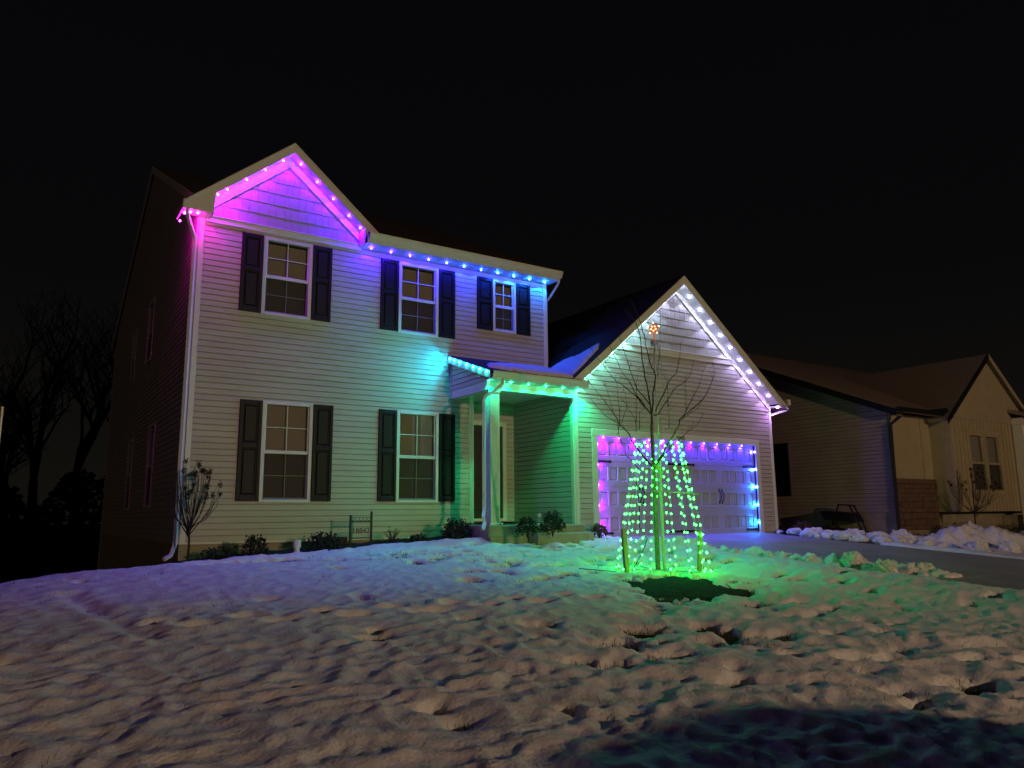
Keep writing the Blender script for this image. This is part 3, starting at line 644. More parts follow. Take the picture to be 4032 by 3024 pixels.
for xc in (DL+(DR-DL)*.25, DL+(DR-DL)*.75):
    for s_ in (-.045,.045):
        link('handle', MB().tube([(xc+s_,FYd-.006,.88),(xc+s_,FYd-.05,.84),(xc+s_,FYd-.06,.76),(xc+s_,FYd-.05,.68),(xc+s_,FYd-.006,.64)],.013,5).box(xc+s_-.02,xc+s_+.02,FYd-.008,FYd-.001,.88,.93).box(xc+s_-.02,xc+s_+.02,FYd-.008,FYd-.001,.59,.64), M_iron, gd)
def textmesh(s, size, ext):
    c = bpy.data.curves.new('t','FONT'); c.body = s; c.size = size; c.extrude = ext; c.align_x = 'CENTER'
    o = bpy.data.objects.new('t', c); COL.objects.link(o); dg = bpy.context.evaluated_depsgraph_get(); dg.update()
    me = bpy.data.meshes.new_from_object(o.evaluated_get(dg)); bpy.data.objects.remove(o); return me
def number(par, s, x, y, z, size, m):
    me = textmesh(s, size, .004); me.materials.clear(); me.materials.append(m)
    o = inst('house_number', me, par, (x,y,z), (math.pi/2,0,0)); return o
number(house, '18842', 9.98, YG-.043, DT+.03, .115, M_iron)
# ---- snow lying on the low roofs
def roofsnow(poly, zf, th=.06):
    n=len(poly); cx=sum(p[0] for p in poly)/n; cy=sum(p[1] for p in poly)/n; mb=MB(); vs=[]; fs=[]
    rings=[(1.0,.004),(.97,th*.7),(.90,th),(.5,th*1.05)]
    pts=[]
    for i in range(n):
        a=poly[i]; b=poly[(i+1)%n]; m_=max(1,int(math.hypot(b[0]-a[0],b[1]-a[1])/.08))
        for k in range(m_):
            t=k/m_; pts.append((a[0]+(b[0]-a[0])*t+random.uniform(-.025,.025), a[1]+(b[1]-a[1])*t+random.uniform(-.02,.02)))
    m_=len(pts)
    for s_,h in rings:
        for p in pts:
            x=cx+(p[0]-cx)*s_; y=cy+(p[1]-cy)*s_; vs.append((x,y,zf(x,y)+h+(random.uniform(-.006,.006) if s_<1 else 0)))
    vs.append((cx,cy,zf(cx,cy)+th*1.05))
    for r_ in range(len(rings)-1):
        for k in range(m_): fs.append((r_*m_+k,r_*m_+(k+1)%m_,(r_+1)*m_+(k+1)%m_,(r_+1)*m_+k))
    for k in range(m_): fs.append((3*m_+k,3*m_+(k+1)%m_,len(vs)-1))
    return mb.add(vs,fs)
sn = tag(link('roof_snow', roofsnow([(5.15,-1.05),(5.6,-.78),(6.2,-.66),(6.85,-.55),(7.05,-.9),(6.85,-1.62),(6.0,-1.64),(5.35,-1.6),(5.02,-1.35)], pr, .07), M_snow, None, True), 'strip of thin bluish snow lying on the low porch roof', 'snow')
sn = tag(link('roof_snow', roofsnow([(6.9,-1.5),(7.05,-.9),(7.36,-.1),(7.55,-.3),(7.62,-.85),(7.88,-1.2),(7.72,-1.35),(7.3,-1.45)], gz, .06), M_snow, None, True), 'ragged snow patch on the lower left slope of the garage roof', 'snow')
sn = tag(link('roof_snow', roofsnow([(7.42,.3),(7.5,.75),(7.7,.9),(7.62,.4)], gz, .04), M_snow, None, True), 'tiny snow remnant on the garage roof beside the upper storey wall', 'snow')
# ================================================================== COLOURED LIGHTS
_bm = {}
def bulbmesh(key, r, m, sub=1, sc=(1,1,1)):
    if key not in _bm:
        mb = MB().ico((0,0,0), r, sub, 0, sc); me = bpy.data.meshes.new('bulb'); me.from_pydata(mb.v, [], mb.f); me.materials.append(m); _bm[key] = me
    return _bm[key]
def led(par, pos, aim, col, power=1., size=128, blend=.16, glow=1.0):
    """one LED: glowing lens part and the lamp it is"""
    key = 'led_%03d%03d%03d_%d' % (*[int(c*100) for c in col], int(glow*100))
    if key not in MATS: emis(key, tuple(max(c,.008) for c in col), 820.0*glow)
    a = Vector(aim).normalized(); p = Vector(pos)
    o = inst('led_bulb', bulbmesh(key, .014, MATS[key]), par, p)
    L = bpy.data.lights.new('led_light', 'SPOT'); L.energy = LED_W*power; L.color = col; L.spot_size = math.radians(size); L.spot_blend = blend
    L.shadow_soft_size = .012
    lo = bpy.data.objects.new('led_light', L); COL.objects.link(lo); q = p+a*.024; lo.location = q
    lo.rotation_euler = a.to_track_quat('-Z','Y').to_euler(); lo.parent = par; lo.matrix_parent_inverse = Matrix.Translation(-wl(par))
def lerpc(stops, t):
    for (a,ca),(b,cb) in zip(stops[:-1],stops[1:]):
        if t <= b:
            k = (t-a)/(b-a) if b>a else 0; k = max(0,min(1,k)); return tuple(x+(y-x)*k for x,y in zip(ca,cb))
    return stops[-1][1]
DOWN = (0,0,-1)
MAG=(1.0,.0,.62); PUR=(.50,.02,1.0); VIO=(.26,.02,1.0); BLU=(.08,.05,1.0); AZU=(.04,.30,1.0); CYA=(.03,.70,1.0); TEA=(.0,1.0,.42); GRN=(.0,1.0,.28); AQU=(.14,1.0,.66); WHI=(.56,.58,1.0); LAV=(.55,.26,1.0)
# main gable
s1 = thing('roof_light_string', (AX,-.3,6.9), 'magenta to violet lights under the rakes of the upper left gable', 'string lights', 'house roof lights')
for x in (.10,.393,.708,1.024,1.333): led(s1, (x+.0 if x>.2 else .24, -.2, zs_(max(x,.24))-.028), (0,.42,-1), lerpc([(.1,(.50,.0,1)),(.7,(.30,.0,1)),(1.4,(.20,.0,1))],x), 1.7, 128)
for x in (1.652,1.975,2.291,2.607,2.842): led(s1, (x,-.2,zs_(x)-.028), (0,.42,-1), lerpc([(1.6,(.18,.0,1)),(2.2,(.11,.0,1)),(2.9,(.045,.0,1))],x), 1.7, 128)
s2 = thing('corner_light_string', (-.15,-.2,5.5), 'pink lights at the upper left corner of the house', 'string lights', 'house roof lights')
for p in ((-.07,-.22,5.485),(-.18,-.20,5.485)): led(s2, p, (0,.2,-1), MAG, .5)
for p in ((-.26,-.12,5.48),(-.27,.25,5.47)): led(s2, p, (-.1,0,-1), MAG, .12)
# upper eave
s3 = thing('eave_light_string', (5.1,-.2,5.5), 'row of blue lights under the upper eave, violet at left turning azure', 'string lights', 'house roof lights')
for k in range(11):
    x = 3.081+.4102*k; led(s3, (x,-.20,ZE-.022), (0,.22,-1), lerpc([(0,(.05,.0,1)),(.3,(.02,.005,1)),(.6,(.005,.035,1)),(1,(.0,.16,1))],k/10), 1.5, 126)
# porch rake: fixed to the barge board, facing left
s4 = thing('rake_light_string', (4.84,-.9,3.3), 'short run of cyan lights down the left edge of the porch roof', 'string lights', 'house roof lights')
for i,y in enumerate((-.14,-.316,-.535,-.815,-1.068,-1.318,-1.556)):
    led(s4, (4.832,y,pr(0,y)-.055), (-1,.12,-.2), lerpc([(0,(.0,.55,1)),(1,(.01,.9,.65))],i/6), 1.5 if i==0 else .9, 136, .45, .45)
# porch eave
s5 = thing('eave_light_string', (6.1,-1.5,2.86), 'row of green lights under the porch eave', 'string lights', 'house roof lights')
for i,x in enumerate((4.895,5.37,5.78,6.19,6.60,6.99)): led(s5, (x,-1.55,2.843), DOWN, (TEA,TEA,GRN,GRN,GRN,TEA)[i], (1.4,.3,.4,.9,2.4,4.6)[i], 146, .3, .22)
# garage gable
s6 = thing('gable_light_string', (GAX,OY,5.5), 'white lights along both rakes of the garage gable, aqua at left, lavender at right', 'string lights', 'house roof lights')
for i in range(9):
    x = 9.70-.325*i; led(s6, (x,YG-.19,gzs(x)-.028), (0,.1,-1), lerpc([(0,WHI),(.45,(.35,.95,.95)),(1,AQU)],i/8), .60, 118, .16, .22)
led(s6, (GAX-.04,YG-.19,gzs(GAX)-.03), DOWN, WHI, .35, 128, .16, .3)
for i in range(10):
    x = 10.34+.318*i; led(s6, (x,YG-.19,gzs(x)-.028), (0,.1,-1), lerpc([(0,WHI),(.4,(.50,.50,1)),(1,LAV)],i/9), .72, 118, .16, .22)
led(s6, (13.22,YG-.19,2.92), DOWN, LAV, .3)
# garage door surround
s7 = thing('door_light_string', (xm,YG-.02,DT), 'lights framing the garage door, magenta at left, violet, then blue at right', 'string lights', 'house roof lights')
for i in range(11):
    x = 7.80+.425*i; led(s7, (x,YG-.0,DT-.022), (0,.22,-1), lerpc([(0,(.38,.0,1)),(.25,(.14,.0,1)),(.6,(.07,.0,1)),(1,(.03,.01,1))],i/10), 2.2, 116, .3, .6)
for i,z in enumerate((1.82,1.403,.992,.576,.163)):
    led(s7, (DR-.018,YG-.0,z), (-1,.35,0), lerpc([(0,(.03,.02,1)),(1,(.0,.22,1))],i/4), 1.7, 120, .3)
    led(s7, (DL+.018,YG+.0,z-.02), (1,.35,0), lerpc([(0,(.16,.0,1)),(1,(.36,.0,1))],i/4), 1.2, 120, .3)

# ---- light tree of hanging strings round a pole
PX, PY = 5.57, -5.20; PZ = T(PX,PY); PT = 2.92
lt = thing('light_tree', (PX,PY,PZ), 'cone of green bulb strings hung from a pole with an orange star on top', 'light tree')
link('pole', MB().tube([(PX,PY,PZ-.05),(PX-.005,PY,1.2)],.021,10).tube([(PX-.005,PY,1.2),(PX-.01,PY,PT-.04)],.014,8), M_pole, lt)
cap = link('pole_cap', MB().lathe([(.055,-.03),(.06,0),(.055,.02),(.02,.03)],(PX-.01,PY,PT),14), M_pole, lt)
emis('green_bulb', (.012,1.0,.026), 84.0); emis('star_bulb', (1.0,.55,.22), 6.0); emis('star_glow', (1.0,.20,.06), .55)
RB = .68; NS = 16
for i in range(NS):
    a = 2*math.pi*(i+.35)/NS+random.uniform(-.02,.02); rr = RB*random.uniform(.98,1.02)
    top = Vector((PX+.055*math.cos(a),PY+.055*math.sin(a),PT-.02)); bx_,by_ = PX+rr*math.cos(a), PY+rr*math.sin(a)
    bot = Vector((bx_,by_,T(bx_,by_)+.06))
    sag = lambda t: top.lerp(bot,t)+Vector((math.cos(a),math.sin(a),0))*(-.008*math.sin(t*math.pi))
    st = link('light_strand', MB().tube([sag(t/12) for t in range(13)],.0028,4), M_wire, lt)
    link('ground_peg', MB().tube([bot+Vector((0,0,.03)),bot+Vector((0,0,-.12))],.006,5), M_wire, st)
    t0 = .455+random.uniform(-.004,.004)
    for k in range(15):
        t = t0+(.985-t0)*k/14+random.uniform(-.002,.002); q = sag(t); d_ = Vector((random.uniform(-.004,.004),random.uniform(-.004,.004),0))
        inst('bulb', bulbmesh('green', .0108, MATS['green_bulb'], 1, (1,1,1.25)), st, q+d_)
for i in range(6):
    a = math.pi*i/3+.5; e_ = (PX+.70*math.cos(a), PY+.70*math.sin(a))
    link('base_spoke', MB().tube([(PX,PY,PZ+.07),(e_[0],e_[1],T(*e_)+.10)],.011,4), M_pole, lt)
# star
SC = Vector((PX-.01,PY,PT+.21)); nrm = Vector((-.75,-.66,0)); tx = Vector((.66,-.75,0))
P = []
for k in range(10):
    a = math.pi/2+k*math.pi/5; r_ = .105 if k%2==0 else .046; P.append((r_*math.cos(a), r_*math.sin(a)))
vs = [SC+tx*u+Vector((0,0,w))+nrm*.0 for u,w in P]; f = SC+nrm*.028; b = SC-nrm*.028
star = link('star', MB().add([*vs,f,b],[(k,(k+1)%10,10) for k in range(10)]+[((k+1)%10,k,11) for k in range(10)]), MATS['star_glow'], lt)
link('star_stem', MB().tube([(SC.x,SC.y,PT+.03),(SC.x,SC.y,SC.z-.05)],.012,8), MATS['star_glow'], star)
for k in range(10):
    u,w = P[k]; s_ = .82 if k%2==0 else .75
    inst('star_bulb', bulbmesh('star', .011, MATS['star_bulb']), star, SC+tx*u*s_+Vector((0,0,w*s_))+nrm*.022)

# ================================================================== PLANTS
TRUNK= [[5.46, -5.19, -0.43], [5.37, -5.28, 0.28], [5.31, -5.34, 0.76], [5.27, -5.38, 1.05], [5.23, -5.42, 1.41], [5.2, -5.45, 1.61], [5.2, -5.46, 1.66], [5.19, -5.47, 1.79]]
BRANCHES= [([[5.19, -5.47, 1.78], [5.17, -5.47, 1.91], [5.13, -5.46, 2.21], [5.1, -5.45, 2.41], [5.06, -5.45, 2.71], [5.04, -5.44, 2.97], [5.0, -5.43, 3.09], [4.97, -5.41, 3.14], [4.89, -5.36, 3.25], [4.86, -5.34, 3.32]], 0.012), ([[5.19, -5.47, 1.78], [5.16, -5.54, 2.07], [5.16, -5.59, 2.21], [5.15, -5.62, 2.31], [5.09, -5.61, 2.42], [5.03, -5.62, 2.57], [4.94, -5.65, 2.85], [4.88, -5.66, 3.01], [4.82, -5.66, 3.12], [4.78, -5.66, 3.19], [4.72, -5.67, 3.33]], 0.012), ([[5.18, -5.47, 1.78], [5.04, -5.44, 1.91], [4.93, -5.43, 2.03], [4.71, -5.38, 2.19], [4.64, -5.36, 2.22], [4.48, -5.34, 2.39], [4.34, -5.32, 2.54], [4.17, -5.3, 2.72]], 0.01), ([[5.18, -5.46, 1.78], [5.09, -5.4, 1.95], [5.04, -5.35, 2.04], [4.97, -5.3, 2.22], [4.86, -5.22, 2.42], [4.77, -5.16, 2.68], [4.72, -5.12, 2.81]], 0.01), ([[5.15, -5.5, 1.89], [4.92, -5.48, 2.11], [4.81, -5.51, 2.29], [4.71, -5.54, 2.47], [4.57, -5.58, 2.71], [4.51, -5.61, 2.84]], 0.009), ([[5.22, -5.48, 1.76], [5.28, -5.5, 1.77], [5.39, -5.57, 1.96], [5.51, -5.63, 2.16], [5.7, -5.73, 2.31], [5.77, -5.77, 2.57]], 0.01), ([[5.22, -5.52, 1.81], [5.24, -5.58, 1.94], [5.27, -5.74, 2.2], [5.33, -5.85, 2.32], [5.31, -5.95, 2.54], [5.27, -6.01, 2.72]], 0.01), ([[5.43, -5.21, 1.02], [5.49, -5.36, 1.24], [5.52, -5.45, 1.4], [5.6, -5.57, 1.61], [5.61, -5.6, 1.7], [5.68, -5.64, 1.81], [5.8, -5.72, 2.07], [5.9, -5.76, 2.27], [5.98, -5.8, 2.5]], 0.012), ([[5.61, -5.58, 1.7], [5.89, -5.72, 1.95], [6.01, -5.77, 2.1], [6.1, -5.81, 2.3], [6.13, -5.83, 2.47], [6.11, -5.82, 2.54]], 0.009), ([[5.68, -5.58, 1.72], [5.91, -5.68, 1.89], [5.97, -5.7, 1.98]], 0.006), ([[5.11, -5.55, 1.0], [5.23, -5.6, 1.17], [5.5, -5.83, 1.5], [5.57, -5.92, 1.57], [5.62, -6.0, 1.69], [5.62, -6.02, 1.78]], 0.006), ([[5.12, -5.53, 1.02], [4.99, -5.42, 1.23], [4.89, -5.36, 1.4], [4.86, -5.34, 1.5], [4.73, -5.3, 1.62], [4.62, -5.29, 1.79], [4.52, -5.28, 1.9], [4.37, -5.27, 2.06], [4.17, -5.26, 2.26]], 0.012), ([[4.75, -5.26, 1.64], [4.57, -5.2, 1.74], [4.44, -5.17, 1.87], [4.35, -5.16, 1.97]], 0.006), ([[4.74, -5.29, 1.63], [4.73, -5.31, 1.8], [4.64, -5.38, 2.18], [4.59, -5.41, 2.3]], 0.006), ([[4.62, -5.3, 1.8], [4.51, -5.33, 2.05], [4.43, -5.36, 2.19]], 0.005), ([[4.81, -5.26, 1.65], [4.85, -5.31, 1.83], [4.81, -5.35, 2.07], [4.78, -5.35, 2.12]], 0.005), ([[5.06, -5.28, 1.54], [5.01, -5.31, 1.73], [4.92, -5.26, 1.9], [4.84, -5.22, 2.01]], 0.006), ([[5.1, -5.3, 1.57], [5.06, -5.36, 1.82], [5.09, -5.38, 1.83]], 0.006), ([[5.06, -5.29, 1.67], [5.04, -5.33, 2.02], [5.07, -5.34, 2.36]], 0.006), ([[5.46, -5.53, 1.58], [5.42, -5.58, 1.82], [5.4, -5.59, 1.97]], 0.005), ([[5.33, -5.65, 1.87], [5.26, -5.74, 2.18], [5.23, -5.77, 2.28]], 0.005), ([[5.25, -5.56, 2.31], [5.26, -5.6, 2.6], [5.26, -5.63, 2.93], [5.26, -5.66, 3.27]], 0.006), ([[5.23, -5.54, 2.33], [5.15, -5.48, 2.35], [5.08, -5.44, 2.37], [5.0, -5.38, 2.45]], 0.005), ([[5.7, -5.64, 1.82], [5.7, -5.66, 2.09], [5.71, -5.67, 2.38]], 0.005), ([[4.7, -5.3, 1.62], [4.71, -5.3, 1.52], [4.69, -5.29, 1.48], [4.75, -5.32, 1.38]], 0.006), ([[5.02, -5.38, 0.98], [4.91, -5.31, 1.13], [4.85, -5.29, 1.19], [4.78, -5.26, 1.4], [4.75, -5.25, 1.56], [4.79, -5.29, 1.67]], 0.005), ([[5.35, -5.29, 0.99], [5.39, -5.37, 1.14], [5.47, -5.46, 1.25], [5.49, -5.51, 1.36]], 0.007)]

tr = thing('young_tree', (TRUNK[0][0],TRUNK[0][1],TRUNK[0][2]), 'young bare tree standing inside the green light cone', 'tree')
n = len(TRUNK); link('trunk', MB().tube([(TRUNK[0][0],TRUNK[0][1],TRUNK[0][2]-.15)]+TRUNK, [.042]+[.036-.020*k/(n-1) for k in range(n)], 9), M_bark, tr, True)
brr = random.Random(3)
for pts,rad in BRANCHES:
    m_ = len(pts); P2 = []
    for k in range(m_):
        P2.append(pts[k])
        if k < m_-1: P2.append([ (pts[k][j]+pts[k+1][j])/2+brr.uniform(-.010,.010) for j in range(3)])
    mb = MB().tube(P2, [max(.0028,rad*(1-.8*k/(len(P2)-1))) for k in range(len(P2))], 5)
    for k in range(2,len(P2)-1):      # short spur twigs
        if brr.random() < .55:
            q = np.array(P2[k]); d_ = np.array(P2[k+1])-q; d_ /= np.linalg.norm(d_)+1e-6
            e_ = q+(d_*.7+np.array([brr.uniform(-.9,.9),brr.uniform(-.9,.9),brr.uniform(.1,.8)]))*brr.uniform(.03,.12)
            mb.tube([q,(q+e_)/2+np.array([0,0,.005]),e_],[.0028,.0024,.0018],4)
    link('branch', mb, M_twig, tr, True)
link('tree_tie', MB().tube([(TRUNK[3][0]-.02,TRUNK[3][1]-.05,TRUNK[3][2]+.03),(TRUNK[3][0]+.10,TRUNK[3][1]-.06,TRUNK[3][2]-.10)],.022,6), M_wood, tr)
def stake(x, y, h, lean, w, label):
    z = T(x,y); mb = MB()
    P = []
    for t,s_ in ((-.1,1),(.85,1),(1,.75)):
        cx = x+lean[0]*t*h; cy = y+lean[1]*t*h; zz = z+t*h; k = w*s_
        P += [(cx-k,cy-k*.6,zz),(cx+k,cy-k*.6,zz),(cx+k,cy+k*.6,zz),(cx-k,cy+k*.6,zz)]
    mb.add(P,[(3,2,1,0),(0,1,5,4),(1,2,6,5),(2,3,7,6),(3,0,4,7),(4,5,9,8),(5,6,10,9),(6,7,11,10),(7,4,8,11),(8,9,10,11)])
    return tag(link('wooden_stake', mb, M_wood), label, 'stake', 'stakes beside the young tree')
stake(4.87,-5.20,.66,(-.07,.0),.036,'wooden stake left of the light cone, leaning left')
stake(5.95,-5.50,.64,(.10,.0),.030,'wooden stake right of the light cone, leaning right')
tag(link('cross_bar', MB().tube([(5.03,-5.55,.70),(5.92,-5.65,.655)],.008,5), M_wire), 'thin horizontal rod crossing the light strands at mid height', 'rod')
tag(link('extension_cord', MB().tube([(5.0,-5.3,.9),(5.03,-5.32,.5),(4.98,-5.36,.2),(5.08,-5.4,.05),(5.02,-5.38,-.1),(4.85,-5.3,T(4.85,-5.3)+.06),(4.5,-4.6,T(4.5,-4.6)+.1)],.006,5), M_cord), 'dark cord dangling among the light strands', 'cord')

def bush(name, x, y, r, h, m, label, n=420, twig=False, z=None):
    z = T(x,y) if z is None else z; t = thing(name, (x,y,z), label, 'bush', 'bushes in the front beds'); mb = MB(); q = random.Random(int(x*100)+int(y*37))
    st = MB()
    for k in range(14 if not twig else 34):
        a = q.uniform(0,6.28); e_ = q.uniform(.3,1.)
        st.tube([(x,y,z-.03),(x+.4*r*e_*math.cos(a),y+.4*r*e_*math.sin(a),z+h*.5),(x+r*e_*math.cos(a),y+r*e_*math.sin(a),z+h*q.uniform(.65,1.02))],[.006,.004,.002],4)
    link('stems', st, M_twig, t)
    if n:
        for k in range(n):
            a = q.uniform(0,6.28); cz = q.uniform(-.2,1); s_ = math.sqrt(max(.05,1-cz*cz*.8))*q.uniform(.45,1.05)
            p = np.array([x+r*s_*math.cos(a), y+r*s_*math.sin(a), z+h*(.28+.62*max(cz,-.15))+q.uniform(-.04,.05)])
            d_ = np.array([q.gauss(0,1),q.gauss(0,1),q.gauss(.6,.8)]); d_ /= np.linalg.norm(d_); s2 = np.cross(d_,[q.gauss(0,1),q.gauss(0,1),q.gauss(0,1)]); s2 /= np.linalg.norm(s2)+1e-6
            l = q.uniform(.03,.06); w_ = l*.28
            mb.add([p-s2*w_,p+d_*l*.6+s2*w_*.2-s2*w_*1.2,p+d_*l,p+s2*w_],[(0,1,2,3)])
        link('foliage', mb, m, t)
    return t
bush('evergreen_bush', .95, -.95, .22, .44, M_bush, 'upright dark bush left of the white pipe', 600)
bush('evergreen_bush', .50, -.62, .30, .24, M_bush, 'low dark bush nearest the left corner of the house', 420)
bush('evergreen_bush', 2.05, -1.0, .32, .40, M_bush, 'dark bush between the white pipe and the number sign', 700)
bush('twiggy_bush', 3.42, -.62, .20, .36, M_bushd, 'bare twiggy bush under the ground-floor window right of the sign', 40, True)
bush('evergreen_bush', 3.95, -.62, .20, .17, M_bush, 'very low green bush below the right ground-floor window', 300)
bush('evergreen_bush', 4.60, -.86, .29, .46, M_bush, 'round dark bush left of the porch downspout', 800)
bush('evergreen_bush', 5.42, -1.98, .20, .34, M_bush, 'small bush in front of the porch column', 420, z=.0)
bush('evergreen_bush', 5.92, -2.05, .23, .42, M_bush, 'dark conical bush in front of the porch step', 640, z=.02)
bush('dry_bush', 7.36, -1.62, .17, .24, M_bushd, 'brown dry bush at the left foot of the garage door', 360, True, z=-.06)
bush('dry_bush', 13.5, -1.75, .24, .28, M_bushd, 'pinkish dry grass clump right of the garage', 420, True, z=-.13)
# hydrangea standards
def standard(x, y, z, trunk, H, R, n, label, name='hydrangea_tree', seed=2):
    q = random.Random(seed); t = thing(name, (x,y,z), label, 'small tree'); zt = z+trunk
    link('trunk', MB().tube([(x,y,z-.1),(x+.01,y,z+trunk*.5),(x,y,zt)],[.02,.018,.016],7), M_twig, t)
    mb = MB(); hd = []
    for k in range(n):
        a = q.uniform(0,6.28); e_ = q.uniform(.25,1.); rr = R*e_; top = zt+(H-trunk)*(1-.42*e_**2)*q.uniform(.8,1.05)
        p0 = (x,y,zt-q.uniform(0,.18)); p1 = (x+rr*.55*math.cos(a),y+rr*.55*math.sin(a),zt+(top-zt)*.22); p2 = (x+rr*.9*math.cos(a),y+rr*.9*math.sin(a),zt+(top-zt)*.6); p3 = (x+rr*math.cos(a),y+rr*math.sin(a),top)
        mb.tube([p0,p1,p2,p3],[.009,.006,.0045,.003],5)
        for j in range(2):
            b2 = a+q.uniform(-.7,.7); p4 = (p1[0]+.3*R*math.cos(b2),p1[1]+.3*R*math.sin(b2),p1[2]+(top-p1[2])*q.uniform(.6,.95)); mb.tube([p1,((p1[0]+p4[0])/2+.02*math.cos(b2),(p1[1]+p4[1])/2,(p1[2]+p4[2])/2-.02),p4],[.004,.003,.002],4)
            if q.random() < .30 and math.cos(a) > -.25: hd.append(p4)
        if math.cos(a) > -.25 or q.random() < .25: hd.append(p3)
    link('branches', mb, M_twig, t)
    for p in hd:
        m2 = MB(); rr = q.uniform(.028,.05)
        for j in range(60):
            d_ = np.array([q.gauss(0,1),q.gauss(0,1),q.gauss(.2,1)]); d_ /= np.linalg.norm(d_); c = np.array(p)+d_*rr*q.uniform(.3,1.25)*np.array([1,1,1.25]); s2 = np.cross(d_,[.3,.5,q.random()]); s2 /= np.linalg.norm(s2); u2 = np.cross(d_,s2); w_ = q.uniform(.007,.014)
            m2.add([c-s2*w_,c-u2*w_*.6,c+s2*w_,c+u2*w_+d_*.008],[(0,1,2,3)])
        link('flower_head', m2, M_head, t)
standard(.03,-.62,T(.03,-.62),.62,1.62,.43,26,'bare hydrangea tree with dried flower heads at the left house corner')
# white cleanout pipe, edging block, number sign
pz = T(1.56,-1.12)
tag(link('drain_pipe', MB().lathe([(.045,-.1),(.045,.22),(.062,.222),(.062,.32),(.055,.332),(.0,.334)],(1.56,-1.12,pz),18), M_pvc, None, False), 'white capped plastic pipe standing in the front bed', 'pipe')
sg = thing('number_sign', (2.78,-.72,T(2.78,-.72)), 'black iron yard sign with the house number 18842', 'sign')
zg = T(2.78,-.72)
for x,h in ((2.60,.60),(2.985,.66)):
    p = link('post', MB().bbox(x-.016,x+.016,-.735,-.705,zg-.1,zg+h,.004), M_iron, sg); link('finial', MB().ico((x,-.72,zg+h+.012),.02,1), M_iron, p)
link('rail', MB().bbox(2.616,2.969,-.728,-.712,zg+.50,zg+.52,.003), M_iron, sg)
number(sg, '18842', 2.793, -.7265, zg+.315, .130, M_iron)
link('rail', MB().bbox(2.616,2.969,-.728,-.712,zg+.225,zg+.245,.003), M_iron, sg)
mb = MB()
for k in range(5): mb.tube([(2.65+.07*k+.035*math.cos(t),-.72,zg+.56+.03*math.sin(t)) for t in np.linspace(0,5.5,12)],.005,4)
link('scroll', mb, M_iron, sg)
tag(link('landscape_timber', MB().bbox(2.05,2.57,-.70,-.60,zg+.12,zg+.26,.02).box(2.10,2.13,-.66,-.63,zg-.1,zg+.36), M_twig), 'short dark wooden planter board left of the number sign', 'board')
tag(link('lawn_spotlight', MB().lathe([(.0,0),(.03,.005),(.04,.06),(.035,.07)],(6.05,-1.45,.34),10).tube([(6.05,-1.45,.2),(6.05,-1.45,.35)],.01,5).tube([(6.05,-1.45,.22),(6.2,-1.4,.30),(6.3,-1.3,.23),(6.2,-1.1,.215),(5.9,-.9,.215)],.008,5), M_white), 'small plugged-in fixture with cord at the porch edge behind the bush', 'fixture')
tag(link('porch_cord', MB().tube([(4.75,-.35,.05),(4.9,-.6,.24),(5.2,-.75,.22),(5.7,-.8,.216),(6.2,-.75,.216),(6.5,-.6,.22)],.009,5), M_cord), 'dark cord lying along the porch floor', 'cord')
# grass sprigs through the snow: nobody could count them
mb = MB(); q = random.Random(9)
spots = []
for mx,my,rx,ry,dp in MELT:
    for k in range(int(8+rx*ry*1900)):
        a = q.uniform(0,6.28); e_ = math.sqrt(q.random())*1.0; spots.append((mx+rx*e_*math.cos(a), my+1.5*ry*e_*math.sin(a), .05))
spots = [s_ for s_ in spots if not (math.hypot((s_[0]-4.85)/.85,(s_[1]+6.3)/.6) < 1)]
for k in range(520): spots.append((q.uniform(-4,8),q.uniform(-11.5,-1.4),.10))
spots = [s_ for s_ in spots if s_[0] < 7.6]
ax_ = np.array([s_[0] for s_ in spots]); ay_ = np.array([s_[1] for s_ in spots]); gzv = terrain(ax_,ay_); sd = np.maximum(0,snowdepth(ax_,ay_))
for (x,y,h),z0,dd in zip(spots,gzv,sd):
    for j in range(3 if h < .08 else 5):
        a = q.uniform(0,6.28); l = q.uniform(.025,.075)+dd*.85; le = q.uniform(.2,.9)*l; w_ = .0022
        px,py = x+q.uniform(-.02,.02), y+q.uniform(-.02,.02); dx,dy = math.cos(a),math.sin(a)
        mb.add([(px-dy*w_,py+dx*w_,z0),(px+dy*w_,py-dx*w_,z0),(px+dx*le*.4+dy*w_*.8,py+dy*le*.4-dx*w_*.8,z0+l*.7),(px+dx*le*.4-dy*w_*.8,py+dy*le*.4+dx*w_*.8,z0+l*.7),(px+dx*le,py+dy*le,z0+l)],[(0,1,2,3),(3,2,4)])
tag(link('grass', mb, M_grass), 'dry grass blades poking through the melting snow', None, None, 'stuff')
# shovelled snow: ridge (stuff) with the big chunks as things
def lump(x, y, z, r, seed, sc):
    q = random.Random(seed); bm = bmesh.new(); bmesh.ops.create_icosphere(bm, subdivisions=4 if r > .115 else 2, radius=1); mb = MB(); vs = []
    off = q.uniform(0,90); P = np.array([v.co[:] for v in bm.verts])
    for _ in range(6):
        c = np.array([q.gauss(0,1),q.gauss(0,1),q.gauss(.2,.7)]); c /= np.linalg.norm(c); d_ = P@c
        P = P-np.outer(np.maximum(d_-.68,0)*.85,c)
    k = 1+.30*perlin(P[:,0]*1.7+off,P[:,1]*1.7+P[:,2]*1.3)+.26*perlin(P[:,0]*4.5+off,P[:,1]*4.5-P[:,2]*4)+.16*perlin(P[:,0]*11+off,P[:,1]*11-P[:,2]*9)+.09*perlin(P[:,0]*23+off,P[:,1]*21-P[:,2]*25)
    P = P*(k*r)[:,None]
    vs = np.stack([x+P[:,0]*sc[0], y+P[:,1]*sc[1], z+np.maximum(P[:,2]*sc[2],-.05)],1).tolist()
    fs = [tuple(v.index for v in f.verts) for f in bm.faces]; bm.free(); return mb.add(vs,fs)
